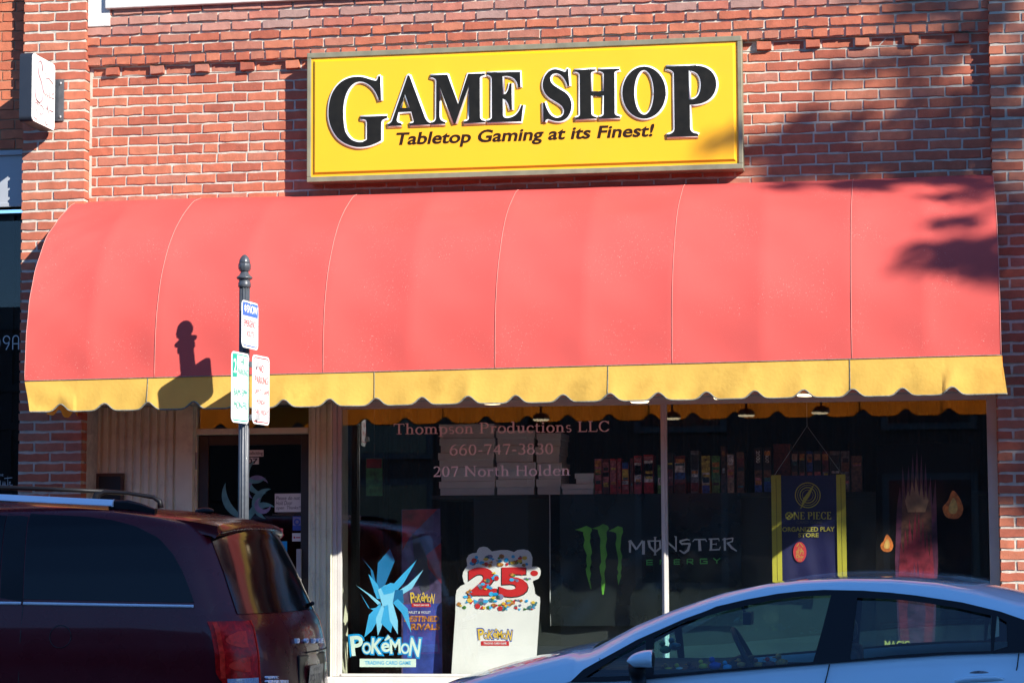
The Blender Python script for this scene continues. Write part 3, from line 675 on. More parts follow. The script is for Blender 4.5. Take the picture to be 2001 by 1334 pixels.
def awn(x, i, off=0.):
    D, z = PR[i]; a = PR[max(i-1, 0)]; b = PR[min(i+1, len(PR)-1)]
    dD, dz = b[0]-a[0], b[1]-a[1]; l = math.hypot(dD, dz); nD, nz = -dz/l, dD/l
    f = min(1, i/8)*min(1, (len(PR)-1-i)/3+.15)
    s_ = -.015*slack(x)*f + off + .003*math.sin(x*5.1+i*.35)*f + .0022*math.sin(x*11.7-i*.5)*f
    if x < AX0+.5: s_ += .004*math.sin((x-AX0)*26+i*1.1)*f*(1-(x-AX0)/.5)
    return Vector((x, -(D+nD*s_), tilt(x, z)+nz*s_ + (.006*math.sin(x*2.1) if i == 0 else 0)))
vs = [awn(x, i) for x in xs for i in range(len(PR))]; n = len(PR)
mb.add(vs, [(a*n+i, a*n+i+1, (a+1)*n+i+1, (a+1)*n+i) for a in range(NX) for i in range(n-1)], smooth=True)
o = mb.build('canopy', 'fabric_red', aw)
for s_ in SEAMS:
    mb = MB(); x = min(max(s_, AX0+.002), AX1-.002); mb.tube([awn(x, i, .002) for i in range(n)], .0017, 6); mb.build('seam', 'thread', aw)
for x in (AX0, AX1):
    mb = MB(); c0 = Vector((x, -.0, 2.74)); mb.add([awn(x, i) for i in range(n)] + [Vector((x, 0, tilt(x, 2.72)))], [tuple(range(n+1))]); mb.build('end_panel', 'fabric_red', aw)
# valance
def vlow(x):
    h = .205+.035*(x-AX0)/(AX1-AX0)
    k = (x+5.617)/.3045; d = abs(k-round(k))*.3045
    bmp = .048*math.exp(-(d/.045)**2.2) if AX0+.1 < x < AX1-.1 else 0
    return tilt(x, 2.725)-h+bmp
mb = MB(); NV = 620; vs = []; rows = 9
def vp(x, r_):
    zt_ = tilt(x, 2.725); zb_ = vlow(x); f = r_/(rows-1)
    y = -1.012 - f*(.010*math.sin(x*6.3+1)+.007*math.sin(x*14.9)+.004*math.sin(x*33+f*3)) - .014*f
    if x < AX0+.35: y -= .012*math.sin((x-AX0)*14-f*4)*f
    if x > AX1-.35: y -= .014*math.sin((AX1-x)*14-f*4)*f
    return Vector((x + (.05*f*max(0, 1-(x-AX0)/.12) if x < AX0+.12 else 0)+(.03*f if x > AX1-.02 else 0), y, zt_+(zb_-zt_)*f))
xsv = [AX0+(AX1-AX0)*i/NV for i in range(NV+1)]
for x in xsv:
    for r_ in range(rows): vs.append(vp(x, r_))
mb.add(vs, [(a*rows+i, a*rows+i+1, (a+1)*rows+i+1, (a+1)*rows+i) for a in range(NV) for i in range(rows-1)], smooth=True)
mb.build('valance', 'fabric_yellow', aw)
mb = MB(); mb.tube([vp(x, rows-1)+Vector((0, -.001, 0)) for x in xsv], .0052, 6); mb.build('valance_piping', 'piping', aw)
mb = MB(); mb.tube([vp(x, 0)+Vector((0, -.003, .002)) for x in xsv[::4]], .003, 5)
for x in (-5.02, -3.499, -1.979, -.458): mb.tube([vp(x, r_)+Vector((0, -.002, 0)) for r_ in range(rows)], .0028, 5)
mb.build('valance_stitching', 'piping', aw)
for x in (AX0+.03, AX1+.006):
    mb = MB(); vs = []
    for k in range(41):
        D = 1.012*(1-k/40*.96); d = abs((D/.3045) % 1-.5)*.3045
        zb_ = tilt(x, 2.725)-.2+.045*math.exp(-(d/.045)**2.2)
        for r_ in range(5): vs.append(Vector((x+.012*math.sin(D*19)*r_/4, -D, tilt(x, 2.725)+(zb_-tilt(x, 2.725))*r_/4)))
    mb.add(vs, [(a*5+i, a*5+i+1, (a+1)*5+i+1, (a+1)*5+i) for a in range(40) for i in range(4)], smooth=True); mb.build('side_valance', 'fabric_yellow', aw)
mb = MB(); mb.tube([(AX0+.02, -.985, tilt(AX0, 2.74)), (AX1-.02, -.985, tilt(AX1, 2.74))], .014, 8); mb.tube([(AX0+.02, -.03, 2.74), (AX1-.02, -.03, 2.78)], .014, 8)
for s_ in SEAMS+[(a+b)/2 for a, b in zip(SEAMS, SEAMS[1:])]:
    x = min(max(s_, AX0+.02), AX1-.02); mb.tube([awn(x, i, -.03) for i in range(1, n, 2)], .010, 6); mb.tube([(x, -.03, tilt(x, 2.74)), (x, -.985, tilt(x, 2.74))], .009, 6)
mb.build('frame', 'steel', aw)
# spot lamps tucked under the valance
LB = {962: 'leftmost, over the lettered window', 1250: 'left of the window mullion', 1413: 'right of the window mullion', 1578: 'tilted to the left, above the hanging banner'}
for px, py in ((962, 787), (1250, 784), (1413, 777), (1578, 771)):
    p = at(px, py, .88); L_ = thing('spot_lamp', 'small lit lamp peeking below the yellow valance, '+LB[px], 'lamp', (p.x, p.y, p.z), 'lamps under the awning')
    mb = MB(); tl = .05 if px == 1578 else 0.
    mb.lathe((p.x, p.y, p.z), [(.060, 0), (.063, .006), (.058, .03), (.035, .045), (.008, .05), (.008, 2.70-p.z)], 20); mb.build('lamp_body', 'steel', L_)
    mb = MB(); mb.lathe((p.x-tl*.2, p.y, p.z-.012), [(.02, 0), (.052, .003), (.062, .013)], 20); mb.build('bulb', 'lamp_glow', L_)

# ---------------------------------------------------------------- sign post
pc = at(477, 700, 1.4); PX, PY = -4.256, -1.4
sp = thing('street_sign_post', 'dark fluted metal post with acorn finial carrying three parking signs', 'signpost', (PX, PY, .15))
mb = MB(); mb.lathe((PX, PY, 0), [(.034, .45), (.034, 3.262)], 60, flute=10, fd=.22); mb.build('pole', 'post_paint', sp)
mb = MB(); mb.lathe((PX, PY, 0), [(.11, .15), (.11, .20), (.085, .23), (.075, .38), (.05, .43), (.045, .47)], 28); mb.build('base', 'post_paint', sp)
mb = MB(); mb.lathe((PX, PY, 0), [(.036, 3.24), (.041, 3.245), (.041, 3.27), (.037, 3.275), (.037, 3.29), (.045, 3.293), (.052, 3.30), (.052, 3.306), (.046, 3.312), (.036, 3.32), (.027, 3.335), (.024, 3.345)], 30); mb.build('collar', 'post_paint', sp)
mb = MB(); mb.lathe((PX, PY, 0), [(.024, 3.343), (.034, 3.346), (.034, 3.352), (.040, 3.358), (.0415, 3.38), (.0405, 3.392), (.037, 3.397)], 30, flute=8, fd=.09)
mb.lathe((PX, PY, 0), [(.037, 3.395), (.0365, 3.405), (.033, 3.42), (.027, 3.433), (.018, 3.444), (.008, 3.451), (.001, 3.453)], 24, flute=8, fd=.05); mb.build('finial', 'post_paint', sp)
def plate(px0, D0, px1, D1, yt0, yb0, texts, border, name):
    a = at(px0, yt0, D0); b = at(px0, yb0, D0); c = at(px1, yt0, D1); u = Vector((c.x-a.x, c.y-a.y, 0)); W = u.length; u.normalize(); H = a.z-b.z
    nrm = u.cross(Vector((0, 0, 1))); nrm = nrm if nrm.y < 0 else -nrm
    fr = Fr((a.x, a.y, b.z), u, (0, 0, 1), nrm)
    mb = MB(); mb.poly(rrect(0, W, 0, H, .035), fr, .003); o = mb.build('sign_panel', 'plate_white', sp)
    mb = MB(); lw = .007; r1 = rrect(.012, W-.012, .012, H-.012, .028); r2 = rrect(.012+lw, W-.012-lw, .012+lw, H-.012-lw, .022)
    mb.loops([r1, r2], fr, .0006, lift=.0034); mb.build('border', border, o)
    for (t, u0, u1, v0, v1, mt, bd) in texts:
        mb = MB()
        if t == '#': mb.poly(rrect(u0*W, u1*W, v0*H, v1*H, .012), fr, .0006, lift=.0042)
        elif t == '*':
            for k in range(3):
                a_ = math.pi*k/3+math.pi/6; cx, cy, rr_ = (u0+u1)/2*W, (v0+v1)/2*H, (v1-v0)/2*H
                mb.stroke([(cx-rr_*.8*math.cos(a_), cy-rr_*math.sin(a_)), (cx+rr_*.8*math.cos(a_), cy+rr_*math.sin(a_))], .012, fr, lift=.0062+k*.0002)
        else: mb.text(t, fr, u0*W, u1*W, v0*H, v1*H, bold=bd, lift=.0058)
        mb.build('lettering' if t not in '#' else 'colour_field', mt, o)
    for v in (.07, .945):
        mb = MB(); mb.ball(fr(W*.5, v*H, .004), .006, (1, 1, 1), 0, 8, 5); mb.build('bolt', 'steel', o)
    return fr, W, H
plate(472, 1.62, 504, 1.33, 585, 677.5, [('#', .04, .96, .685, .965, 'ink_blue', 0), ('*', .08, .28, .76, .92, 'ink_white', 0), ('SNOW', .28, .93, .75, .92, 'ink_white', .012), ('EMERGENCY', .12, .88, .46, .60, 'ink_red', 0), ('ROUTE', .28, .72, .25, .37, 'ink_red', 0)], 'ink_blue', 'snow')
plate(452, 1.70, 486, 1.42, 685, 824, [('#', .04, .30, .64, .97, 'ink_green', 0), ('2', .09, .25, .70, .90, 'ink_white', .012), ('HR', .52, .72, .82, .92, 'ink_green', 0), ('PARKING', .34, .92, .68, .77, 'ink_green', 0), ('8AM-5PM', .12, .88, .38, .48, 'ink_green', 0), ('MON-FRI', .14, .86, .20, .30, 'ink_green', 0)], 'ink_green', 'two')
plate(493, 1.45, 526, 1.17, 692, 827, [('NO', .36, .64, .76, .87, 'ink_red', 0), ('PARKING', .12, .88, .59, .70, 'ink_red', 0), ('2AM TO 5AM', .10, .90, .44, .51, 'ink_red', .0), ('MONDAY', .22, .78, .29, .36, 'ink_red', .0), ('THRU FRIDAY', .10, .90, .14, .21, 'ink_red', .0)], 'ink_red', 'nop')
for py in (712, 815):
    mb = MB(); z_ = at(490, py, 1.4).z; mb.box(PX+.02, PX+.105, -1.41, -1.39, z_-.018, z_+.018); mb.build('bracket', 'steel', sp, bevel=.003)

# ---------------------------------------------------------------- things in the display window
DI = -.30
SHZ = 1.955; SHX0, SHX1 = -3.42, .40
sh = thing('display_shelf', 'long dark display shelf with a dark board front running behind the window glass', 'shelf', ((SHX0+SHX1)/2, .6, .62))
mb = MB(); mb.box(SHX0, SHX1, .42, 1.0, SHZ-.03, SHZ); mb.build('shelf_top', 'board_dark', sh, bevel=.003)
mb = MB(); mb.box(SHX0+.3, SHX1, .43, .45, .62, SHZ-.031); mb.build('board_panel', 'board_dark', sh)
# white cartons: each box is a base under a lid
cg = 'white cardboard boxes stacked on the shelf'
cols_ = [('wide left stack', 858, 967, [(941, 969), (913, 941), (884, 913), (855, 884), (827, 855)]),
         ('middle stack', 969, 1045, [(937, 968), (903, 937), (870, 903), (840, 870)]),
         ('narrow right stack', 1048, 1096, [(936, 967), (904, 936), (872, 904), (845, 872)])]
ordn = {0: 'bottom box', 1: 'second box from the bottom', 2: 'third box from the bottom', 3: 'fourth box from the bottom', 4: 'topmost box'}
def carton(x0, x1, z0, z1, D, dep, label, jx=0.):
    t = thing('cardboard_box', label, 'box', ((x0+x1)/2, -D+dep/2, z0), cg)
    h = z1-z0
    mb = MB(); mb.box(x0+.007+jx, x1-.007+jx, -D+.011, -D+dep-.005, z0, z0+h*.55); mb.build('box_base', 'carton', t)
    mb = MB(); mb.box(x0+jx, x1+jx, -D, -D+dep, z0+h*.50, z1-.002); mb.build('lid', 'carton', t, bevel=.0015)
for nm, xa, xb, lv in cols_:
    n_ = len(lv); z_ = SHZ
    for k, (yt, yb) in enumerate(lv):
        h = (yb-yt)/284.
        a, b = at(xa, 950, -.45), at(xb, 950, -.45)
        od = 'topmost box' if k == n_-1 else ordn[k]
        carton(a.x, b.x, z_, z_+h, -.45, .38, 'white lidded cardboard box, %s of the %s' % (od, nm), [0, .008, -.006, .004, 0][k]); z_ += h
a, b = at(1097, 950, -.45), at(1160, 950, -.45); carton(a.x, b.x, SHZ, SHZ+.074, -.45, .3, 'low white cardboard box lying right of the stacks, beneath a smaller box')
a2 = at(1123, 950, -.45); carton(a2.x, b.x, SHZ+.075, SHZ+.147, -.46, .2, 'small white cardboard box sitting on a longer low box beside the game boxes')

# boxed games standing on the shelf: (x0,x1,top y, side colour, [(part colour, f0, f1)], label, number text)
def cm(n, c): 
    if n not in MATS: mat(n, c, .4, var=.7, scale=55)
    return n
pk = cm('card_pink', (.42, .13, .13)); rdm = cm('card_red', (.42, .02, .025)); drd = cm('card_dark_red', (.14, .02, .02)); gr = cm('card_green', (.08, .25, .05))
bl = cm('card_blue', (.02, .08, .32)); yl = cm('card_yellow', (.62, .50, .07)); wh = cm('card_white', (.62, .60, .56)); bk = cm('card_black', (.02, .02, .022))
gy = cm('card_grey', (.16, .16, .17)); br = cm('card_brown', (.16, .07, .035)); vi = cm('card_violet', (.12, .07, .25)); tn = cm('card_tan', (.36, .24, .16)); tl = cm('card_teal', (.05, .16, .18)); og = cm('card_orange', (.5, .2, .04))
G = [(1162, 1176, 896, pk, [(og, .78, .95), (gr, .55, .7), (rdm, .1, .3)], 'pink box with a green and orange print, first of the row beside the white boxes'),
 (1177, 1191, 896, drd, [(pk, .3, .9), (tl, .5, .62)], 'mottled pink box, second of the row beside the white boxes'),
 (1192, 1205, 896, rdm, [(pk, .35, .95)], 'pale red box with dotted top, third of the row'),
 (1206, 1214, 895, rdm, [(pk, .4, .9)], 'narrow red and pink box left of the blue and yellow one'),
 (1215, 1229, 903, rdm, [(bl, .8, 1), (yl, .45, .78), (wh, .3, .42)], 'red box with yellow figure field and blue top'),
 (1231, 1238, 895, drd, [], 'thin dark red box left of the glossy red and white box'),
 (1239, 1254, 890, rdm, [(wh, .32, .82), (vi, .5, .75), (pk, .85, .95)], 'glossy red box with white and violet middle'),
 (1258, 1277, 888, rdm, [(wh, .3, .85), (vi, .45, .78), (pk, .86, .96)], 'broad red box with white and violet print, left of the gap'),
 (1285, 1292, 908, gr, [(wh, .3, .55)], 'short green box half hidden by the window mullion'),
 (1304, 1316, 884, bk, [(drd, .2, .6)], 'black box just right of the mullion'),
 (1318, 1340, 890, drd, [(wh, .55, .82), (bl, .38, .56), (bk, .0, .25)], 'dark red box with a cream label'),
 (1350, 1366, 880, gy, [(bk, .55, .9), (drd, .05, .25)], 'grey faded box between cream label box and yellow box'),
 (1371, 1388, 890, yl, [(wh, .25, .55), (br, .3, .5), (bl, .0, .22)], 'yellow, white and blue puzzle box marked 1000'),
 (1391, 1407, 890, gr, [(og, .7, .82)], 'dark green box with an orange patch'),
 (1409, 1419, 871, br, [], 'tall brown box behind the white topped box'),
 (1421, 1435, 887, tn, [(wh, .8, .98), (pk, .4, .6)], 'tan box with a white top'),
 (1440, 1455, 883, br, [(drd, .6, .85)], 'brown box right of the tan one'),
 (1474, 1490, 874, bk, [(br, .3, .5), (bl, .02, .25)], 'black puzzle box marked 2000, left one of two'),
 (1492, 1508, 874, bk, [(br, .3, .5), (bl, .02, .25)], 'black puzzle box marked 2000, right one of two'),
 (1512, 1546, 867, drd, [], 'wide dark red box behind the hanging banner string'),
 (1547, 1560, 881, bk, [(tn, .78, .93), (br, .2, .5)], 'dark box with a tan square, first of five alike'),
 (1562, 1574, 881, bk, [(og, .78, .93), (br, .2, .5)], 'dark box with an orange square, second of five alike'),
 (1576, 1589, 881, bl, [(tn, .78, .93), (drd, .2, .5)], 'blue box with a tan square, third of five alike'),
 (1591, 1605, 881, bk, [(tn, .78, .93), (pk, .2, .5)], 'dark box with a tan square and pink foot, fourth of five alike'),
 (1607, 1620, 881, drd, [(og, .78, .93), (gy, .2, .5)], 'dark red box with an orange square, fifth of five alike'),
 (1622, 1642, 881, gy, [(bk, .3, .9)], 'grey framed box right of the five alike'),
 (1644, 1661, 881, gy, [(br, .5, .75)], 'pale grey box next to the last brown box'),
 (1664, 1685, 890, br, [], 'plain brown box at the right end of the row')]
for i, (xa, xb, yt, base, bands, lab) in enumerate(G):
    D = -.50 - (.02 if i % 3 == 1 else 0) - (.08 if xa in (1409, 1512) else 0)
    a, b = at(xa, 950, D), at(xb, 950, D); t_ = at(xa, yt, D).z; x0, x1 = a.x, b.x; H = t_-SHZ
    t = thing('game_box', lab, 'game box', ((x0+x1)/2, -D+.1, SHZ), 'boxed games in a row on the shelf')
    mb = MB(); mb.box(x0+.001, x1-.001, -D, -D+.2, SHZ, t_); mb.build('carton', base, t, bevel=.0012)
    for (mm_, f0, f1) in bands:
        mb = MB(); mb.box(x0+.004, x1-.004, -D-.0015, -D+.001, SHZ+H*f0, SHZ+H*f1); mb.build('printed_band', mm_, t)
    for q in range(2 if (x1-x0) > .03 else 1):
        zc = SHZ+H*rnd.uniform(.15, .9); mb = MB(); hh_ = H*rnd.uniform(.02, .06)
        mb.box(x0+.007+rnd.uniform(0, .006), x1-.007, -D-.0024, -D-.0016, zc-hh_, zc+hh_); mb.build('printed_mark', rnd.choice([wh, yl, og, pk, tl, bk]), t)
    if xa in (1474, 1492):
        mb = MB(); fr = Fr((0, -D-.0016, 0)); w_ = (x1-x0)*.45; cx = (x0+x1)/2; z1_ = SHZ+H*.93
        vs, fs_ = text_geo('2000', .02); ys = [v[1] for v in vs]; xs_ = [v[0] for v in vs]
        mb.add([fr(cx-w_/2+w_*(v[1]-min(ys))/(max(ys)-min(ys)), z1_-H*.27*(v[0]-min(xs_))/(max(xs_)-min(xs_))) for v in vs], fs_); mb.build('number', 'card_white', t)
    if xa == 1371:
        mb = MB(); mb.text('1000', Fr((0, -D-.0016, 0)), x0+.012, x1-.012, SHZ+H*.86, SHZ+H*.93, bold=.01, lift=.0006); mb.build('number', 'ink_black', t)
# small framed green picture inside on the far left
a, b = at(715, 895, -.5), at(747, 968, -.5)
t = thing('hanging_picture', 'small green landscape picture hanging inside the window left of the white boxes', 'picture', (a.x, .5, b.z))
mb = MB(); mb.box(a.x, b.x, .5, .51, b.z, a.z); mb.build('picture_panel', 'poster_green', t)
mb = MB(); mb.box(a.x+.004, b.x-.004, .497, .4995, a.z-.07, a.z-.004); mb.build('printed_band', 'poster_red', t)
mb = MB(); mb.tube([((a.x+b.x)/2, .505, a.z), ((a.x+b.x)/2, .505, 2.9)], .001, 4); mb.build('string', 'letter_silver', t)

# black vinyl banner with the green claw mark
BD = -.37
a, b, c_ = at(1073, 966, BD), at(1447, 966, BD), at(1078, 1222, BD)
t = thing('vinyl_banner', 'black vinyl banner with green claw marks and the words MONSTER ENERGY', 'banner', ((a.x+b.x)/2, -BD, c_.z))
mb = MB(); NXb, NZb = 60, 30; vs = []
def by(x, z): 
    f = (a.z-z)/(a.z-c_.z); return -BD + .004 + f*(.010*math.sin((x+z*.8)*9)+.006*math.sin((x-z)*17))
for i in range(NXb+1):
    for k in range(NZb+1): x = a.x+(b.x-a.x)*i/NXb; z = c_.z+(a.z-c_.z)*k/NZb; vs.append((x, by(x, z), z))
mb.add(vs, [(i*(NZb+1)+k, (i+1)*(NZb+1)+k, (i+1)*(NZb+1)+k+1, i*(NZb+1)+k+1) for i in range(NXb) for k in range(NZb)], smooth=True)
mb.build('banner_sheet', 'banner_vinyl', t)
mb = MB(); mb.tube([(a.x+.004, by(a.x, z)-.002, z) for z in (c_.z, c_.z+.2, a.z-.2, a.z)], .003, 5); mb.build('hem', 'grey_print', t)
fb = lambda x, z, n=0.: Vector((x, by(x, z)-.002-n, z))
def zz(pts, ox, oy, s, D): return [(lambda p: (p.x, p.z))(at(ox+x/s, oy+y/s, D)) for x, y in pts]
C1 = [(325,420),(380,405),(425,385),(470,405),(475,425),(460,455),(462,490),(455,520),(465,560),(475,620),(462,650),(470,700),(455,760),(465,800),(455,850),(468,930),(462,940),(440,860),(425,800),(420,760),(432,740),(425,680),(430,640),(405,580),(400,555),(412,510),(398,460),(400,440),(370,430)]
C2 = [(475,408),(530,392),(570,370),(612,385),(622,410),(600,440),(605,500),(595,560),(600,600),(608,640),(590,690),(595,740),(580,800),(590,880),(575,985),(562,980),(552,880),(558,840),(545,790),(540,740),(555,700),(550,620),(545,560),(550,500),(530,450),(525,420)]
C3 = [(618,430),(670,405),(700,388),(740,400),(745,440),(730,480),(725,540),(720,590),(738,650),(728,700),(735,750),(725,790),(730,820),(715,870),(705,900),(697,850),(695,820),(705,790),(695,760),(705,700),(700,650),(690,600),(680,540),(690,490),(685,450),(665,440)]
for C in (C1, C2, C3):
    mb = MB(); mb.poly(zz(C, 1050, 940, 4.447, BD), fb, .001); mb.build('claw_mark', 'claw_green', t)
mb = MB()
ms = [([(95,392),(95,600)],34),([(100,398),(205,548)],36),([(205,545),(310,395)],28),([(325,400),(325,632)],48),([(65,415),(110,392)],16),
 ([(392,402),(622,402)],20),([(412,405),(432,500),(520,592)],[44,40,26]),([(520,595),(612,520),(606,405)],[26,38,30]),([(522,335),(522,645)],28),([(500,340),(545,340)],14),([(500,640),(545,636)],14),
 ([(690,392),(692,640)],34),([(700,392),(880,555)],30),([(878,325),(878,582)],28),([(850,325),(892,335)],14),
 ([(1112,388),(1062,376),(942,408)],[20,26,34]),([(942,408),(976,452),(1122,448)],[34,34,30]),([(1115,445),(1082,560),(1012,612)],[36,44,30]),([(1020,612),(936,562)],[30,20]),
 ([(1162,415),(1192,376)],16),([(1185,378),(1384,376)],22),([(1380,376),(1400,412)],16),([(1275,385),(1287,572)],[40,50]),
 ([(1436,372),(1610,366)],22),([(1605,366),(1616,405)],14),([(1478,372),(1474,552)],40),([(1480,460),(1570,455)],16),([(1566,435),(1566,475)],12),([(1446,556),(1620,547)],24),([(1618,550),(1634,498)],16),
 ([(1705,350),(1712,565)],36),([(1668,380),(1850,352)],20),([(1845,352),(1836,410),(1740,442)],[22,26,18]),([(1758,436),(1830,520),(1912,575)],[36,38,14])]
s_ = 8.7
def strokes(lst, ox, oy, s, D, fn, mb, scale):
    for k, (p, w_) in enumerate(lst):
        ww = [q/s/scale for q in w_] if isinstance(w_, list) else w_/s/scale
        mb.stroke(zz(p, ox, oy, s, D), ww, fn, lift=.0004+k*.00012)
strokes(ms, 1220, 1010, s_, BD, fb, mb, 284.); mb.build('lettering', 'grey_print', t)
es = []
def L(x0, y0, w_, h, segs): 
    for sg in segs: es.append(([(x0+p[0]*w_, y0+p[1]*h) for p in sg], 17))
Eg = [[(.06, 0), (.06, 1)], [(0, .07), (1, .04)], [(0, .52), (.95, .5)], [(0, .95), (1, .93)]]
L(375, 724, 112, 85, Eg); L(602, 718, 110, 85, [[(.06, 0), (.06, 1)], [(.06, .05), (.94, .95)], [(.94, 0), (.94, 1)]]); L(840, 714, 104, 85, Eg)
L(1062, 708, 110, 88, [[(.06, 0), (.06, 1)], [(0, .07), (.9, .05)], [(.92, .05), (.92, .5)], [(0, .58), (.95, .55)], [(.45, .58), (1, 1)]])
L(1286, 704, 128, 86, [[(.06, 0), (.06, 1)], [(0, .06), (.98, .04)], [(0, .95), (1, .93)], [(.94, .5), (.94, 1)], [(.45, .5), (1, .48)]])
L(1515, 694, 115, 90, [[(0, 0), (.5, .52)], [(1, 0), (.5, .52)], [(.5, .5), (.5, 1)]])
mb = MB(); strokes(es, 1220, 1010, s_, BD, fb, mb, 284.); mb.build('small_lettering', 'green_print', t)

# hanging navy and yellow banner
HD = -.24
a, b, c_ = at(1507, 929, HD), at(1652, 927, HD), at(1507, 1134, HD)
t = thing('hanging_banner', 'navy hanging banner with yellow side strips reading ONE PIECE CARD GAME ORGANIZED PLAY STORE', 'banner', ((a.x+b.x)/2, -HD, c_.z))
mb = MB(); vs = []
NB = 24
for i in range(NB+1):
    for k in range(NB+1):
        x = a.x+(b.x-a.x)*i/NB; z = c_.z+(a.z-c_.z)*k/NB; vs.append((x, -HD+.0035*math.sin(i*.9+k*.2)*(1-k/NB), z))
mb.add(vs, [(i*(NB+1)+k, (i+1)*(NB+1)+k, (i+1)*(NB+1)+k+1, i*(NB+1)+k+1) for i in range(NB) for k in range(NB)], smooth=True)
mb.build('cloth', 'navy', t)
for xa, xb in ((1507, 1526), (1634, 1652)):
    p, q = at(xa, 930, HD), at(xb, 930, HD)
    mb = MB(); mb.box(p.x, q.x, -HD-.012, -HD-.006, c_.z-.02, a.z+.004); mb.build('side_strip', 'strip_yellow', t)
    mb = MB(); mb.tube([((p.x+q.x)/2, -HD-.0125, c_.z), ((p.x+q.x)/2, -HD-.0125, a.z-.02)], .0012, 4); mb.build('strip_seam', 'ink_black', t)
mb = MB(); tp = at(1577, 832, HD); mb.tube([(a.x+.02, -HD, a.z), (tp.x, -HD, tp.z), (b.x-.02, -HD, b.z)], .0016, 5); mb.tube([(tp.x, -HD, tp.z), (tp.x, -HD, 2.9)], .0012, 4); mb.build('string', 'grey_print', t)
fh = wallf(HD+.006)
cp = at(1578.5, 967, HD); cx, cz = cp.x, cp.z
for rr_, wd in ((.083, .0065), (.068, .003), (.052, .006), (.036, .0025)):
    mb = MB(); mb.loops([arc(cx, cz, rr_+wd/2, rr_+wd/2, 0, 354, 40), arc(cx, cz, rr_-wd/2, rr_-wd/2, 0, 354, 40)], fh, .001); mb.build('emblem_ring', 'print_yellow', t)
mb = MB(); mb.poly([(cx-.050, cz-.092), (cx-.030, cz-.02), (cx-.008, cz+.008), (cx+.046, cz+.078), (cx+.012, cz-.006), (cx-.004, cz-.028)], fh, .001, lift=.0012); mb.build('emblem_needle', 'print_yellow', t)
mb = MB()
z0_ = at(1580, 1014, HD).z; z1_ = at(1580, 1000, HD).z
xa_, xb_ = at(1535, 1007, HD).x, at(1625, 1007, HD).x
ro = (z1_-z0_)/2; mb.loops([arc(xa_+ro, z0_+ro, ro*1.1, ro*1.1, 0, 354, 24), arc(xa_+ro, z0_+ro, ro*.72, ro*.72, 0, 354, 24)], fh, .001)
mb.stroke([(xa_+ro*.3, z0_+ro*.3), (xa_+ro*1.7, z0_+ro*1.7)], .006, fh, lift=.0022); mb.stroke([(xa_+ro*.3, z0_+ro*1.7), (xa_+ro*1.7, z0_+ro*.3)], .006, fh, lift=.0024)
serif(mb, 'NE PIECE', fh, xa_+ro*2.2, xb_, z0_, z1_, lift=.002, bold=1.25); mb.build('title', 'print_yellow', t)
def htext(s_, xa, xb, yb, yt, mt, nm, bold=.02):
    mb = MB(); p, q = at(xa, yb, HD), at(xb, yb, HD); mb.text(s_, fh, p.x, q.x, (p.z+q.z)/2, (p.z+q.z)/2+(yb-yt)/286., bold=bold); return mb.build(nm, mt, t)
mat('print_grey', (.07, .07, .09), .6)
htext('CARD GAME', 1556, 1607, 1022.5, 1017, 'print_grey', 'subtitle'); htext('ORGANIZED PLAY', 1529, 1631, 1038, 1029, 'print_yellow', 'lettering', .02); htext('STORE', 1560, 1600, 1049, 1041, 'print_yellow', 'lettering', .02)
p = at(1563, 1078, HD); mb = MB(); mb.poly(arc(p.x, p.z, .044, .068, 0, 355, 36), fh, .001); o = mb.build('round_mark', 'ink_red', t)
mb = MB(); s0 = .052
def kz(pts, ox, oz): mb.stroke([(ox+x*s0, oz+y*s0) for x, y in pts], .0042, fh, lift=.0018)
oz = p.z+.008; ox = p.x-.026
kz([(.42, 1.0), (.1, .55)], ox, oz); kz([(.55, 1.0), (.95, .5)], ox, oz); kz([(.45, .55), (.25, .1), (.75, .15)], ox, oz); kz([(.62, .4), (.85, .0)], ox, oz)
oz = p.z-.042
for y in (.95, .78, .6): kz([(.02, y), (.38, y)], ox, oz)
kz([(.05, .42), (.35, .42), (.35, .08), (.05, .08), (.05, .42)], ox, oz); kz([(.5, .92), (.95, .92), (.9, .5)], ox, oz); kz([(.7, .92), (.5, .5)], ox, oz); kz([(.45, .35), (.5, .1), (.85, .08), (.92, .3)], ox, oz); kz([(.65, .35), (.72, .22)], ox, oz)
mb.text('!!', fh, p.x-.009, p.x+.011, p.z-.062, p.z-.047, lift=.002); mb.build('round_mark_lettering', 'print_yellow', o)

mat('banner_black', (.005, .005, .006), .9, spec=.1)
# plain stand-in for the tall printed figure board: an abstract drape in the same colours
ED = -.22
t = thing('standing_cutout', 'tall black display board painted with crimson flames and two orange flame shapes', 'cutout', (at(1790, 1200, ED).x, -ED, ws+.02))
fe = wallf(ED)
def shp(pts, mt, nm, lift=0., dep=.004):
    mb = MB(); pp = [(lambda p: (p.x, p.z))(at(x, y, ED)) for x, y in pts]
    out = []; n_ = len(pp)
    for i in range(n_):
        p0, p1, p2, p3 = pp[i-1], pp[i], pp[(i+1) % n_], pp[(i+2) % n_]
        for k in range(5):
            u = k/5; out.append(tuple(.5*((2*p1[j])+(-p0[j]+p2[j])*u+(2*p0[j]-5*p1[j]+4*p2[j]-p3[j])*u*u+(-p0[j]+3*p1[j]-3*p2[j]+p3[j])*u**3) for j in (0, 1)))
    mb.poly(out, fe, dep, lift=lift); return mb.build(nm, mt, t)
mb = MB(); mb.poly([(lambda p: (p.x, p.z))(at(x, y, ED)) for x, y in ((1712, 870), (1898, 864), (1898, 1318), (1712, 1318))], fe, .004); mb.build('board', 'banner_black', t)
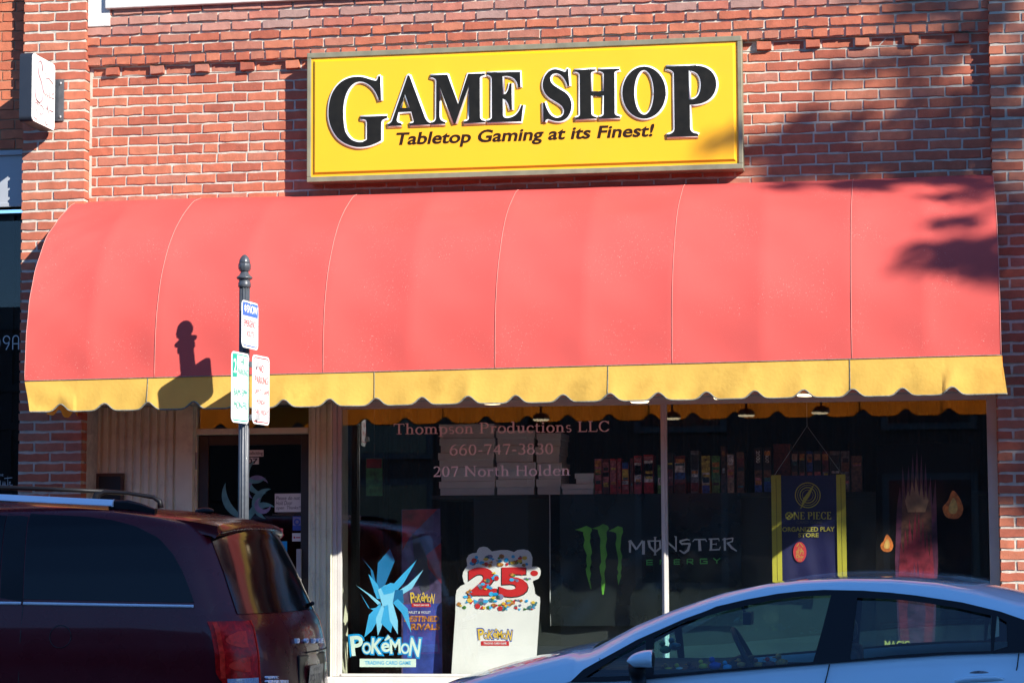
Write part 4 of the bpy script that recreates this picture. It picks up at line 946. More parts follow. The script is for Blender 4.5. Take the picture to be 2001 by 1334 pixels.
def tongues(y0, y1, xl, xr, n_, dep, mt, lf, seed):
    q = random.Random(seed); top = []
    for i in range(n_):
        xa, xb = xl+(xr-xl)*i/n_, xl+(xr-xl)*(i+1)/n_; c_ = 1-abs((i+.5)/n_-.5)*1.5; top += [(xa+.8, y0+dep*(1.15-c_*.5)), (xa+(xb-xa)*q.uniform(.3, .8), y0+dep*(1-c_)*q.uniform(.6, 1.))]
    mb = MB(); mb.poly([(lambda p: (p.x, p.z))(at(x, y, ED)) for x, y in top+[(xr, y0+dep), (xr+3, (y0+y1)/2), (xr-6, y1), (xl+6, y1), (xl-3, (y0+y1)/2)]], fe, .0008, lift=lf); mb.build('painted_flames', mt, t)
tongues(872, 1316, 1752, 1830, 9, 120, 'print_plum', .005, 2); tongues(905, 1316, 1762, 1820, 7, 90, 'print_brown', .0058, 4)
tongues(930, 1000, 1768, 1814, 5, 50, 'print_tan', .0066, 6); tongues(985, 1316, 1757, 1824, 8, 110, 'print_crimson', .0074, 8); tongues(1080, 1316, 1776, 1806, 4, 80, 'print_plum', .0082, 9)
for (fx, fy, s_, nm) in ((1862, 988, 1., 'right'), (1733, 1062, .62, 'left')):
    shp([(fx, fy-30*s_), (fx+14*s_, fy-14*s_), (fx+20*s_, fy+8*s_), (fx+10*s_, fy+24*s_), (fx-12*s_, fy+22*s_), (fx-20*s_, fy+4*s_), (fx-10*s_, fy-10*s_)], 'print_fire', 'flame_shape', .005, .001)
    shp([(fx+1, fy-16*s_), (fx+9*s_, fy), (fx+6*s_, fy+14*s_), (fx-6*s_, fy+14*s_), (fx-8*s_, fy+2*s_)], 'print_fire_hot', 'flame_core', .0066, .001)
mb = MB(); p, q = at(1729, 1266, ED), at(1778, 1264, ED); mb.text('MAGIC', wallf(ED+.014), p.x, q.x, p.z, p.z+.052, bold=.03); mb.build('lettering', 'print_fire_hot', t)

# 25 standee
TD = -.20
t = thing('numeral_standee', 'white cardboard standee topped by a large red 25 and a small logo, in the window', 'standee', (at(970, 1300, TD).x, -TD, ws+.02))
ft = wallf(TD); so = (870, 1050, 4.94)
O_ = [(60,1335),(62,1290),(100,720),(102,560),(112,505),(150,465),(195,445),(180,425),(168,370),(175,330),(200,290),(215,268),(207,205),(230,165),(262,150),(305,145),(312,120),(330,95),(370,85),(405,92),(425,108),(450,132),(490,125),(540,118),(600,118),(640,130),(665,138),(700,117),(760,112),(800,122),(825,145),(842,190),(840,240),(836,280),(880,277),(912,292),(922,320),(920,360),(900,395),(850,415),(845,430),(860,480),(868,540),(890,560),(915,570),(916,620),(905,800),(876,1250),(872,1335)]
mb = MB(); mb.poly(zz(O_, *so, TD), ft, .006); mb.build('board', 'white_plastic', t)
mb = MB(); mb.box(at(895, 1300, TD).x, at(1040, 1300, TD).x, -TD+.01, -TD+.13, ws+.018, ws+.03); mb.build('foot', 'carton', t)
mat('numeral_red', (.60, .02, .02), .45)
def zbox(x0, x1, y0, y1, s3, D): p = at(s3[0]+x0/s3[2], s3[1]+y1/s3[2], D); q = at(s3[0]+x1/s3[2], s3[1]+y1/s3[2], D); r_ = at(s3[0]+x0/s3[2], s3[1]+y0/s3[2], D); return p.x, q.x, p.z, r_.z
for ch, bx in (('2', (222, 500, 285, 555)), ('5', (520, 800, 285, 570))):
    x0, x1, z0, z1 = zbox(*bx, so, TD)
    mb = MB(); mb.text(ch, ft, x0-.008, x1+.006, z0-.008, z1-.004, bold=.06, lift=.0065); mb.build('numeral_shadow', 'ink_black', t)
    mb = MB(); mb.text(ch, ft, x0, x1, z0, z1, bold=.05, lift=.0075); mb.build('numeral', 'numeral_red', t)
x0, x1, z0, z1 = zbox(832, 890, 315, 370, so, TD); mb = MB(); mb.poly(arc((x0+x1)/2, (z0+z1)/2, .006+(x1-x0)/2, (z1-z0)/2, 0, 350, 20), ft, .001, lift=.0065); mb.build('red_dot', 'numeral_red', t)
# abstract confetti where small printed drawings sit
rc = random.Random(3); pal = ['card_teal', 'card_orange', 'card_green', 'logo_cyan', 'numeral_red', 'logo_yellow', 'cyan', 'lilac_print']
def conf(x0, x1, y0, y1, n_, r0_, r1_):
    by_ = {}
    for i in range(n_):
        x, y, r_ = rc.uniform(x0, x1), rc.uniform(y0, y1), rc.uniform(r0_, r1_); c_ = rc.choice(pal); by_.setdefault(c_, []).append((x, y, r_, i))
    return by_
allc = {}
for reg in ((120, 880, 600, 690, 70, 14, 30), (190, 260, 500, 600, 8, 12, 24), (250, 470, 170, 270, 22, 14, 30), (490, 800, 170, 270, 26, 14, 30), (640, 820, 340, 420, 10, 14, 26), (330, 450, 400, 500, 10, 14, 26), (450, 560, 340, 450, 4, 25, 40), (440, 560, 540, 640, 8, 20, 30)):
    for k, v in conf(*reg).items(): allc.setdefault(k, []).extend(v)
kk = 0
for c_, lst in allc.items():
    mb = MB()
    for x, y, r_, i in lst:
        kk += 1; n_ = rc.choice((3, 5, 6, 8)); a0_ = rc.uniform(0, 360); el_ = rc.uniform(.5, 1.)
        pts = [(x+r_*math.cos(R(a0_+360*k/n_)), y+r_*el_*math.sin(R(a0_+360*k/n_))) for k in range(n_)]
        mb.add([ft(px, pz, .0092+kk*.00002) for px, pz in zz(pts, *so, TD)], [tuple(range(n_))[::-1]])
    tag(mb.build('printed_confetti', c_, t), kind='stuff')
# chunky two-tone wordmark used on three displays
LG = [('P', .00, .165, .05, 1.0, 6), ('O', .165, .285, .12, .66, 0), ('K', .30, .44, .12, .88, -4), ('E', .445, .555, .22, .66, 6), ('M', .57, .715, .14, .84, 3), ('O', .73, .845, .12, .62, 0), ('N', .86, 1.0, .0, .88, -8)]
def wordmark(par, s3, box, D, m_in, m_out, m_bar, bar, m_txt, lift=.002):
    fn = wallf(D); x0, x1, z0, z1 = zbox(*box, s3, D); W, H = x1-x0, z1-z0
    for nm, bd, mt, lf in (('logo_outline', .095, m_out, 0.), ('logo_letters', .025, m_in, .0012)):
        mb = MB()
        for i, (ch, a_, b_, c_, d_, rot) in enumerate(LG):
            vs, fs_ = text_geo(ch.lower() if ch == 'E' else ch, bd); v0, f0 = text_geo(ch.lower() if ch == 'E' else ch, .0)
            xa, xb = min(v[0] for v in v0), max(v[0] for v in v0); ya, yb = min(v[1] for v in v0), max(v[1] for v in v0)
            def T(v, i=i):
                u = a_+(b_-a_)*(v[0]-xa)/(xb-xa); q = c_+(d_-c_)*(v[1]-ya)/(yb-ya); cu, cq = (a_+b_)/2, (c_+d_)/2; r_ = R(rot)
                du, dq = (u-cu)*W, (q-cq)*H; return fn(x0+cu*W+du*math.cos(r_)-dq*math.sin(r_), z0+cq*H+du*math.sin(r_)+dq*math.cos(r_), lift+lf+i*.00012)
            mb.add([T(v) for v in vs], fs_)
        mb.stroke([(x0+.49*W, z0+.78*H), (x0+.56*W, z0+1.0*H)], [H*.06, H*.2] if nm[5] == 'l' else [H*.14, H*.3], fn, lift=lift+lf+.001)
        mb.build(nm, mt, par)
    bx0, bx1, bz0, bz1 = zbox(*bar, s3, D)
    mb = MB(); mb.box(bx0, bx1, -D-lift-.0005, -D-lift, bz0, bz1); mb.build('strap', m_bar, par)
    mb = MB(); h = bz1-bz0; mb.text('TRADING CARD GAME', fn, bx0+(bx1-bx0)*.09, bx1-(bx1-bx0)*.09, bz0+h*.28, bz1-h*.26, bold=.02, lift=lift+.0012); mb.build('strap_lettering', m_txt, par)
wordmark(t, so, (322, 645, 880, 985), TD, 'logo_yellow', 'logo_blue', 'numeral_red', (347, 618, 996, 1040), 'ink_white', .0075)

# blue window decal
KD = -.128; ks = (680, 1060, 5.13)
t = thing('window_decal', 'bright cyan shard-burst window decal over a bubble-lettered logo, at left end of the window', 'decal', (at(760, 1300, KD).x, -KD, ws+.05))
fk = wallf(KD)
SH = [((330,520),(470,180),(420,60),(300,200),(285,420),'cyan_deep'), ((300,480),(250,280),(130,140),(225,260),(262,500),'cyan_deep'),
 ((340,540),(560,300),(690,170),(560,400),(420,560),'cyan'), ((380,560),(600,420),(755,270),(640,460),(470,560),'cyan_light'),
 ((350,560),(300,420),(205,310),(235,400),(290,560),'cyan'), ((330,600),(230,520),(82,425),(200,520),(300,620),'cyan_light'),
 ((330,640),(220,660),(125,505),(205,650),(290,690),'cyan'), ((330,600),(210,720),(165,945),(240,880),(330,720),'cyan'),
 ((340,620),(280,760),(300,930),(330,860),(390,680),'cyan_light'), ((370,620),(330,800),(430,900),(470,720),(430,600),'cyan'),
 ((400,600),(420,780),(500,915),(500,780),(450,600),'cyan_light'), ((430,560),(520,640),(560,600),(550,470),(470,470),'cyan_deep'), ((450,600),(540,700),(635,900),(600,660),(500,560),'cyan'),
 ((300,470),(380,420),(470,480),(450,600),(350,640),'cyan_light'), ((330,450),(430,400),(520,420),(450,500),(360,520),'cyan')]
for i, s_ in enumerate(SH):
    mb = MB(); pts = zz(s_[:5], *ks, KD); mb.add([fk(x, z, .0004+i*.00025) for x, z in pts], [(0, 1, 2, 3, 4)]); mb.build('shard', s_[5], t)
wordmark(t, ks, (35, 720, 935, 1130), KD, 'logo_pale', 'logo_cyan', 'logo_pale', (118, 682, 1160, 1242), 'cyan', .001)
# tall printed poster board behind it
QD = -.33
t = thing('tall_poster', 'tall narrow dark red and violet poster board standing behind the cyan decal', 'poster', (at(825, 1300, QD).x, -QD, ws+.02))
fq = wallf(QD)
def qp(pts, mt, nm, lift=.0, dep=.004): mb = MB(); mb.poly([(lambda p: (p.x, p.z))(at(x, y, QD)) for x, y in pts], fq, dep, lift=lift); return mb.build(nm, mt, t)
qp([(785, 995), (860, 993), (865, 1320), (785, 1320)], 'poster_violet', 'board')
qp([(786, 996), (855, 994), (800, 1050), (787, 1075)], 'poster_red', 'red_sweep', .005, .001); qp([(862, 1060), (863, 1140), (838, 1110), (832, 1085)], 'poster_red', 'red_sweep', .005, .001)
qp([(788, 1180), (864, 1178), (864, 1318), (788, 1318)], 'poster_blue', 'blue_field', .005, .001)
qp([(805, 1040), (820, 1050), (835, 1090), (840, 1150), (825, 1160), (812, 1120)], 'print_grey', 'grey_sweep', .006, .001)
wordmark(t, (0, 0, 1), (803, 849, 1157, 1178), QD, 'logo_yellow', 'poster_blue', 'numeral_red', (805, 842, 1178, 1185), 'ink_white', .0075)
def qt(s_, xa, xb, yb, yt, mt, bold=.04): mb = MB(); p, q = at(xa, yb, QD), at(xb, yb, QD); mb.text(s_, fq, p.x, q.x, p.z, p.z+(yb-yt)/286., bold=bold, lift=.0085, shear=.1); mb.build('lettering', mt, t)
qt('SCARLET & VIOLET', 792, 842, 1198, 1193, 'ink_white', .01); qt('DESTINED', 790, 858, 1214, 1202, 'card_orange'); qt('RIVALS', 803, 860, 1230, 1217, 'card_orange')

# ---------------------------------------------------------------- door notices and small framed board
fd = wallf(-.164-RC)
def flat(name, label, cat_, x0, x1, y0, y1, D, mt, th=.0008, group=None):
    p = at(x0, y1, D); q = at(x1, y0, D); r_ = at(x0, y0, D); t = thing(name, label, cat_, ((p.x+q.x)/2, -D, p.z), group)
    mb = MB(); mb.box(p.x, q.x, -D-th, -D, p.z, r_.z); mb.build('sheet', mt, t); return t, p.x, q.x, p.z, r_.z
DD = -.1645-RC
t, x0, x1, z0, z1 = flat('address_sign', 'white No Soliciting strip above a house number on the shop door behind the post', 'notice', 470, 515, 879, 892, DD, 'paper')
mb = MB(); mb.text('No Soliciting', wallf(DD+.0009), x0+.005, x1-.005, z0+.006, z1-.010, bold=.01, lift=.0004); mb.build('lettering', 'ink_black', t)
p = at(470, 907, DD); q = at(506, 893, DD); mb = MB(); mb.box(p.x, q.x, -DD-.0008, -DD, p.z, q.z-.001); mb.build('number_sheet', 'paper', t)
mb = MB(); mb.text('207', wallf(DD+.0009), p.x+.012, q.x-.008, p.z+.004, q.z-.006, bold=.02, lift=.0004); mb.build('number', 'ink_black', t)
t, x0, x1, z0, z1 = flat('handwritten_note', 'white handwritten note asking not to hold the door open, taped inside the door', 'note', 537, 588, 964, 1000, DD, 'paper')
for s_, f0, f1, e_ in (('Please do not', .66, .86, .95), ('Hold Door', .38, .60, .66), ('open  Thanks!!', .10, .32, .97)):
    mb = MB(); mb.text(s_, wallf(DD+.0009), x0+.04*(x1-x0), x0+e_*(x1-x0), z0+f0*(z1-z0), z0+f1*(z1-z0), lift=.0004, shear=.15); mb.build('lettering', 'ink_black', t)
t, x0, x1, z0, z1 = flat('round_logo_sticker', 'blue square sticker with pale round emblem on the shop door, below the note', 'sticker', 572, 589, 1008, 1036, DD, 'sticker_blue')
mb = MB(); cx, cz = (x0+x1)/2, z0+(z1-z0)*.60; mb.box(x0+.002, x1-.002, -DD-.0014, -DD-.0009, z0+(z1-z0)*.36, z1-.006); mb.build('pale_field', 'lilac_print', t)
mb = MB(); mb.loops([arc(cx, cz, .024, .024, 0, 350, 24), arc(cx, cz, .012, .012, 0, 350, 24)], wallf(DD+.0015), .0004); mb.build('emblem', 'sticker_blue', t)
t, x0, x1, z0, z1 = flat('small_sticker', 'small white sticker with red mark on the shop door, under the blue sticker', 'sticker', 571, 589, 1041, 1057, DD, 'paper')
mb = MB(); mb.box(x0+.01, x0+.022, -DD-.0013, -DD-.0009, z0+.02, z0+.034); mb.box(x0+.028, x1-.008, -DD-.0013, -DD-.0009, z0+.022, z0+.030); mb.build('mark', 'ink_red', t)
t, x0, x1, z0, z1 = flat('yellow_blue_card', 'small card with yellow and blue stripes low on the shop door, beside the van spoiler', 'card', 536, 561, 1057, 1080, DD, 'logo_cyan')
mb = MB(); mb.poly([(x0+.01, z0+.01), (x0+.03, z1-.01), (x0+.06, z1-.02), (x0+.05, z0+.01)], wallf(DD+.0009), .0005); mb.build('yellow_stripe', 'logo_yellow', t)
t = thing('door_decal', 'faded teal swirl decal on the glass of the shop door', 'decal', (at(515, 1050, DD).x, -DD, 1.6))
def dsh(pts, mt, lf=.0): mb = MB(); mb.poly([(lambda p: (p.x, p.z))(at(x, y, DD)) for x, y in pts], wallf(DD), .0008, lift=lf); mb.build('swirl', mt, t)
def cres(cx, cy, r_, a0, a1, wd): return [(cx+(r_+wd*math.sin(math.pi*i/14))*math.cos(R(a0+(a1-a0)*i/14)), cy+(r_+wd*math.sin(math.pi*i/14))*math.sin(R(a0+(a1-a0)*i/14))) for i in range(15)] + [(cx+(r_-wd*math.sin(math.pi*i/14))*math.cos(R(a0+(a1-a0)*i/14)), cy+(r_-wd*math.sin(math.pi*i/14))*math.sin(R(a0+(a1-a0)*i/14))) for i in range(13, 0, -1)]
for k, (cx, cy, r_, a0, a1, wd, mt) in enumerate(((490, 960, 52, 200, 95, 7, 'teal_print'), (515, 930, 34, 250, 80, 6, 'teal_print'), (505, 955, 22, 120, 330, 6, 'lilac_print'), (530, 985, 30, 270, 110, 8, 'teal_print'), (520, 1020, 34, 300, 170, 7, 'teal_print'), (500, 915, 26, 190, 40, 4, 'teal_print'), (515, 985, 14, 0, 250, 5, 'lilac_print'))):
    dsh(cres(cx, cy, r_, a0, a1, wd), mt, k*.0004)
p, q = at(188, 985, -.23), at(243, 924, -.23)
t = thing('framed_board', 'small dark board in a brown wooden frame hung on the beige siding', 'board', ((p.x+q.x)/2, .28, p.z))
mb = MB(); mb.box(p.x, q.x, .21, .235, q.z-.022, q.z); mb.box(p.x, q.x, .21, .235, p.z, p.z+.022); mb.box(p.x, p.x+.022, .21, .235, p.z+.022, q.z-.022); mb.box(q.x-.022, q.x, .21, .235, p.z+.022, q.z-.022); mb.build('board_frame', 'frame_wood', t, bevel=.003)
mb = MB(); mb.box(p.x+.022, q.x-.022, .220, .234, p.z+.022, q.z-.022); mb.build('board_panel', 'ink_black', t)

# ---------------------------------------------------------------- maroon van
VY = 2.37
HW = [(.25, .88), (.40, .93), (.70, .95), (1.0, .95), (1.15, .935), (1.28, .91), (1.45, .872), (1.60, .83), (1.72, .785), (1.78, .74), (1.815, .68), (1.84, .59), (1.86, .45), (1.872, .22)]
XRt = [(.25, -3.70), (.40, -3.57), (.50, -3.55), (.75, -3.565), (1.0, -3.58), (1.14, -3.61), (1.19, -3.635), (1.23, -3.66), (1.45, -3.755), (1.66, -3.86), (1.72, -3.92), (1.755, -4.0), (1.80, -4.25), (1.84, -4.75), (1.86, -5.1), (1.872, -5.5)]
XFt = [(.25, -8.6), (.5, -8.72), (.75, -8.68), (.95, -8.45), (1.08, -7.9), (1.4, -7.25), (1.7, -6.6), (1.8, -6.3), (1.872, -6.0)]
CR = .36; NE = 2.1
def vh(z): return lerp(HW, z)
def vx(z): return lerp(XRt, z)+.025
def vcorner(z, s): return vx(z) - CR*(1-(1-min(1, abs(s))**NE)**(1/NE))
def vD(z, s): return VY + s*vh(z)
van = thing('minivan', 'dark maroon minivan parked at the kerb, seen from its rear left corner', 'minivan', (-6.1, -VY, 0))
zs = sorted(set([round(.25+.05*i, 3) for i in range(0, 30)] + [.25, 1.17, 1.19, 1.21, 1.23, 1.28, 1.72, 1.74, 1.755, 1.78, 1.80, 1.815, 1.83, 1.84, 1.85, 1.86, 1.867, 1.872]))
zs = [z for z in zs if z <= 1.872]
ph = [R(90*i/10) for i in range(11)]
def ring_pts(z):
    h = vh(z); xr_ = vx(z); xf = lerp(XFt, z); p = []
    for a_ in ph: p.append((xr_-CR+CR*max(0, math.cos(a_))**(2/NE), VY+h*math.sin(a_)**(2/NE)))      # rear centre -> near side
    p += [(xr_-CR-(xr_-CR-xf-.5)*k/8, VY+h) for k in range(1, 9)]
    p += [(xf+.5-.5*math.sin(a_)**.6 if a_ > 0 else xf+.5, VY+h*math.cos(a_)**.6) for a_ in ph[1:]]
    q = [(x, 2*VY-D) for x, D in p[::-1][1:-1]]
    return [Vector((x, -D, z)) for x, D in p+q]
mb = MB(); RP = [ring_pts(z) for z in zs]; n = len(RP[0])
mb.add([v for r_ in RP for v in r_], [(i*n+k, i*n+(k+1) % n, (i+1)*n+(k+1) % n, (i+1)*n+k) for i in range(len(RP)-1) for k in range(n)] + [tuple(range((len(RP)-1)*n, len(RP)*n)), tuple(range(n))[::-1]], smooth=True)
mb.build('body', 'van_paint', van, smooth=True)
def vside(px, py, off=.004):
    D = 3.25
    for _ in range(6): p = at(px, py, D); D = VY+vh(p.z)+off
    return at(px, py, D)
def strip_side(outline, mt, nm, off=.004, par=van, n_=26):
    """fill an outline given in photo pixels, following the curved flank"""
    pts = [vside(x, y, off) for x, y in outline]; z0 = min(p.z for p in pts)+1e-4; z1 = max(p.z for p in pts)-1e-4
    mb = MB(); prev = None; vs = []; fs_ = []
    for i in range(n_+1):
        z = z0+(z1-z0)*i/n_; xs_ = []
        for a_, b_ in zip(pts, pts[1:]+pts[:1]):
            if (a_.z-z)*(b_.z-z) <= 0 and a_.z != b_.z: xs_.append(a_.x+(b_.x-a_.x)*(z-a_.z)/(b_.z-a_.z))
        y = -(VY+vh(z)+off); vs += [(min(xs_), y, z), (max(xs_), y, z)]
    fs_ = [(2*i, 2*i+1, 2*i+3, 2*i+2) for i in range(n_)]
    mb.add(vs, fs_, smooth=True); return mb.build(nm, mt, par)
strip_side([(60, 1003), (120, 1005), (200, 1011), (262, 1026), (310, 1050), (338, 1082), (356, 1115), (370, 1150), (379, 1176), (250, 1176), (46, 1174)], 'van_glass', 'side_window')
strip_side([(-60, 1001), (14, 1005), (2, 1090), (-4, 1173), (-60, 1172)], 'van_glass', 'side_window')
strip_side([(16, 1003), (58, 1003), (44, 1174), (0, 1173)], 'car_black', 'window_pillar', .003)
def side_line(pp, r_, mt, nm, off=.004, par=van):
    mb = MB(); mb.tube([vside(x, y, off) for x, y in pp], r_, 8); return mb.build(nm, mt, par)
side_line([(-60, 1177), (41, 1178)], .0085, 'chrome', 'belt_trim'); side_line([(46, 1178), (200, 1181), (378, 1184)], .0085, 'chrome', 'belt_trim')
side_line([(65, 980), (62, 1003), (46, 1174), (40, 1240), (36, 1334), (36, 1400)], .003, 'ink_black', 'door_seam', .0)
fp = vside(118, 1243, 0); mb = MB(); mb.tube([Vector((fp.x+.062*math.cos(a_), -(VY+vh(fp.z+.062*math.sin(a_)))-.001, fp.z+.062*math.sin(a_))) for a_ in [R(i*15) for i in range(25)]], .0022, 5); mb.build('fuel_door', 'ink_black', van)
# roof rails: near one bright, far one raised
mb = MB(); pr = [at(-70, 972, 3.02), at(0, 973, 3.02), at(120, 979, 3.02), at(222, 984, 3.02)]
vs = []
for p in pr:
    for dy, dz in ((-.03, -.014), (-.028, -.006), (-.002, .024), (.02, .022), (.02, -.012)): vs.append(p+Vector((0, dy, dz)))
mb.add(vs, [(i*5+k, i*5+(k+1) % 5, (i+1)*5+(k+1) % 5, (i+1)*5+k) for i in range(3) for k in range(5)]+[(0, 1, 2, 3, 4), (19, 18, 17, 16, 15)]); rl = mb.build('roof_rail', 'chrome', van, bevel=.003)
mb = MB(); vs = []
for px, py, h_ in ((215, 984, .024), (250, 985, .026), (275, 989, .020), (305, 996, .006)):
    p = at(px, py, 3.0); 
    for dy, dz in ((-.02, -.03), (-.022, h_*.5), (-.004, h_), (.02, h_*.8), (.02, -.03)): vs.append(p+Vector((0, dy, dz)))
mb.add(vs, [(i*5+k, i*5+(k+1) % 5, (i+1)*5+(k+1) % 5, (i+1)*5+k) for i in range(3) for k in range(5)]+[(0, 1, 2, 3, 4), (19, 18, 17, 16, 15)]); mb.build('rail_end', 'car_black', rl, bevel=.003)
mb = MB(); mb.tube([at(186, 982, 1.78), at(190, 966, 1.78), at(206, 960, 1.78), at(250, 963, 1.78), at(300, 971, 1.78), at(312, 979, 1.78), at(314, 992, 1.78)], [.03, .024, .015, .012, .014, .016, .02], 10); mb.tube([at(206, 960, 1.78), at(100, 955, 1.78), at(-60, 950, 1.78)], .014, 8); mb.build('roof_rail', 'car_black', van)
mb = MB(); p = at(400, 998, 2.4); mb.ball(p, .06, (1, .5, .35), 0, 14, 8); mb.build('antenna', 'car_black', van)
# rear glass, spoiler, lamps
def rear_patch(z0, z1, s0f, s1f, off, mt, nm, nz=14, ns=24, par=van):
    mb = MB(); vs = []
    for i in range(nz+1):
        z = z0+(z1-z0)*i/nz; s0_, s1_ = s0f((i/nz)), s1f((i/nz))
        for k in range(ns+1):
            s_ = s0_+(s1_-s0_)*k/ns; vs.append((vcorner(z, s_)+off, -vD(z, s_), z))
    mb.add(vs, [(i*(ns+1)+k, i*(ns+1)+k+1, (i+1)*(ns+1)+k+1, (i+1)*(ns+1)+k) for i in range(nz) for k in range(ns)], smooth=True)
    return mb.build(nm, mt, par)
rg = rear_patch(1.222, 1.70, lambda f: -.86+.02*f, lambda f: .845-.02*f, .005, 'van_rear_glass', 'rear_window')
mb = MB(); p = at_x(566, 1198, -3.69); q = at_x(602, 1182, -3.66); mb.tube([p, q], [.012, .008], 8); mb.tube([q, at_x(611, 1178, -3.62)], .013, 8); mb.build('wiper', 'car_black', rg)
mb = MB(); secs = []
for k in range(21):
    s_ = -1+2*k/20; e = (1-abs(s_)**5); D = VY+s_*.70; xb = -3.87-.06*abs(s_)**3; zt = 1.752-.035*abs(s_)**3
    sec = [(-4.22, zt+.035), (-4.05, zt+.012), (-3.93, zt-.012), (xb, zt-.036), (xb+.008, zt-.050), (xb-.012, zt-.072), (-3.96, zt-.060), (-4.10, zt-.03)]
    secs.append([Vector((x, -D, z)) for x, z in sec])
mb.add([v for s_ in secs for v in s_], [(i*8+k, i*8+(k+1) % 8, (i+1)*8+(k+1) % 8, (i+1)*8+k) for i in range(20) for k in range(8)]+[tuple(range(8)), tuple(range(160, 168))[::-1]], smooth=True)
mb.build('spoiler', 'van_paint', van, bevel=.004)
# tail lamps wrap the corner
def wrap(z0, z1, s_in, out_f, off, mt, nm, sgn=1, par=van, nz=14):
    mb = MB(); vs = []; na = 14
    for i in range(nz+1):
        f = i/nz; z = z0+(z1-z0)*f; h = vh(z); so_ = out_f(f)
        for k in range(na+1):
            s_ = s_in+(so_-s_in)*(1-(1-k/na)**2); nx = 1-.7*k/na
            vs.append((vcorner(z, s_)+off*nx, -(VY+sgn*(s_*h+off*(.3+.7*k/na))), z))
    m_ = na+1; mb.add(vs, [(i*m_+k, i*m_+k+1, (i+1)*m_+k+1, (i+1)*m_+k) for i in range(nz) for k in range(m_-1)], smooth=True)
    return mb.build(nm, mt, par)
for sgn in (1, -1):
    tlp = wrap(.80, 1.185, .79, lambda f: .962+.030*min(1, f/.25), .012, 'lens_red', 'tail_light', sgn)
    wrap(.815, .872, .80, lambda f: .962, .016, 'lens_clear', 'reverse_lens', sgn, tlp, 4)
    for z_, hh_ in ((.945, .040), (1.085, .045)): wrap(z_-hh_, z_+hh_, .85, lambda f: .85+.105*math.sin(math.pi*min(.97, f+.03))**.5, .0145, 'lens_bright', 'lamp_element', sgn, tlp, 8)
    wrap(.875, 1.18, .975, lambda f: .982, .0148, 'lens_bright', 'lens_edge', sgn, tlp, 10)
    mb = MB(); z_ = [(.80+.385*i/10) for i in range(11)]; mb.tube([(vcorner(z, .79)+.014, -(VY+sgn*.79*vh(z)), z) for z in z_], .006, 6); mb.build('lens_edge', 'lens_bright', tlp)
# tailgate: crease, badge letters, plate
def rpt(px, py, off=.004):
    X = -3.62
    for _ in range(6):
        p = at_x(px, py, X); s_ = (-p.y-VY)/vh(p.z); X = vcorner(p.z, max(-1, min(1, s_)))+off
    return at_x(px, py, X)
for px, ch in ((580.5, 'D'), (598, 'O'), (612, 'D'), (621, 'G'), (627, 'E')):
    p = rpt(px, 1251, .006); mb = MB(); fr = Fr((p.x, p.y, p.z), (0, 1, 0), (0, 0, 1), (1, 0, 0)); mb.text(ch, fr, -.026, .026, -.014, .014, bold=.03, depth=.02, lift=0); mb.build('badge_letter', 'chrome', van)
for s_, y0, y1 in (('GRAND', 1319, 1325), ('CARAVAN', 1326.5, 1334)):
    p = rpt(520, y1, .005); q = rpt(542 if s_ == 'GRAND' else 560, y1, .005); fr = Fr((p.x, p.y, p.z), (q-p).normalized(), (0, 0, 1), (1, 0, 0)); mb = MB(); mb.text(s_, fr, 0, (q-p).length, 0, (y1-y0)/400., bold=.01, depth=.02, lift=.001); mb.build('badge_word', 'chrome', van)
mb = MB(); yy = [VY+.15-.75*k/12 for k in range(13)]; mb.tube([(vcorner(.985, (d-VY)/.95)+.004, -d, .985) for d in yy], .005, 5); mb.build('tailgate_trim', 'car_black', van)
mb = MB(); vs = []
mb.box(-3.60, -3.555, -(VY+.30), -(VY-.30), .70, .975); mb.build('plate_recess', 'car_black', van, bevel=.01)
X_ = -3.545; fr = Fr((X_, -VY-.155, .755), (0, 1, 0), (.10, 0, .995), (1, 0, -.1)); mb = MB(); mb.poly(rrect(0, .31, 0, .155, .012), fr, .002); pl = mb.build('licence_plate', 'card_grey', van)
mb = MB(); mb.text('PG6 U2U', fr, .02, .29, .035, .105, bold=.01, lift=.003); mb.build('plate_number', 'navy', pl)
mb = MB(); mb.text('MISSOURI', fr, .09, .22, .122, .14, lift=.003); mb.build('plate_state', 'navy', pl)
def wheels(par, xs_, Ds, r_, rim):
    for x in xs_:
        for D, sg in Ds:
            mb = MB(); mb.add(*cyl((x, -D, r_), r_, .2), smooth=False); w_ = mb.build('wheel', 'rubber', par, bevel=.02)
            mb = MB(); mb.add(*cyl((x, -D-sg*.012, r_), r_*.66, .19)); mb.build('rim', rim, w_, bevel=.01)
def cyl(c, r_, wd, n_=32):
    c = Vector(c); vs = [c+Vector((r_*math.cos(2*math.pi*k/n_), y, r_*math.sin(2*math.pi*k/n_))) for y in (-wd/2, wd/2) for k in range(n_)]
    return vs, [(k, (k+1) % n_, n_+(k+1) % n_, n_+k) for k in range(n_)]+[tuple(range(n_)), tuple(range(n_, 2*n_))[::-1]]
mb = MB()
for x in (-4.55, -7.6):
    for D in (VY+.945, VY-.945):
        mb.tube([(x+.39*math.cos(R(a_)), -D-(.008 if D > VY else -.008), .34+.39*math.sin(R(a_))) for a_ in range(0, 181, 9)], .018, 6)
mb.build('arch_lip', 'van_paint', van)
wheels(van, (-4.55, -7.6), ((VY+.86, 1), (VY-.86, -1)), .34, 'steel')

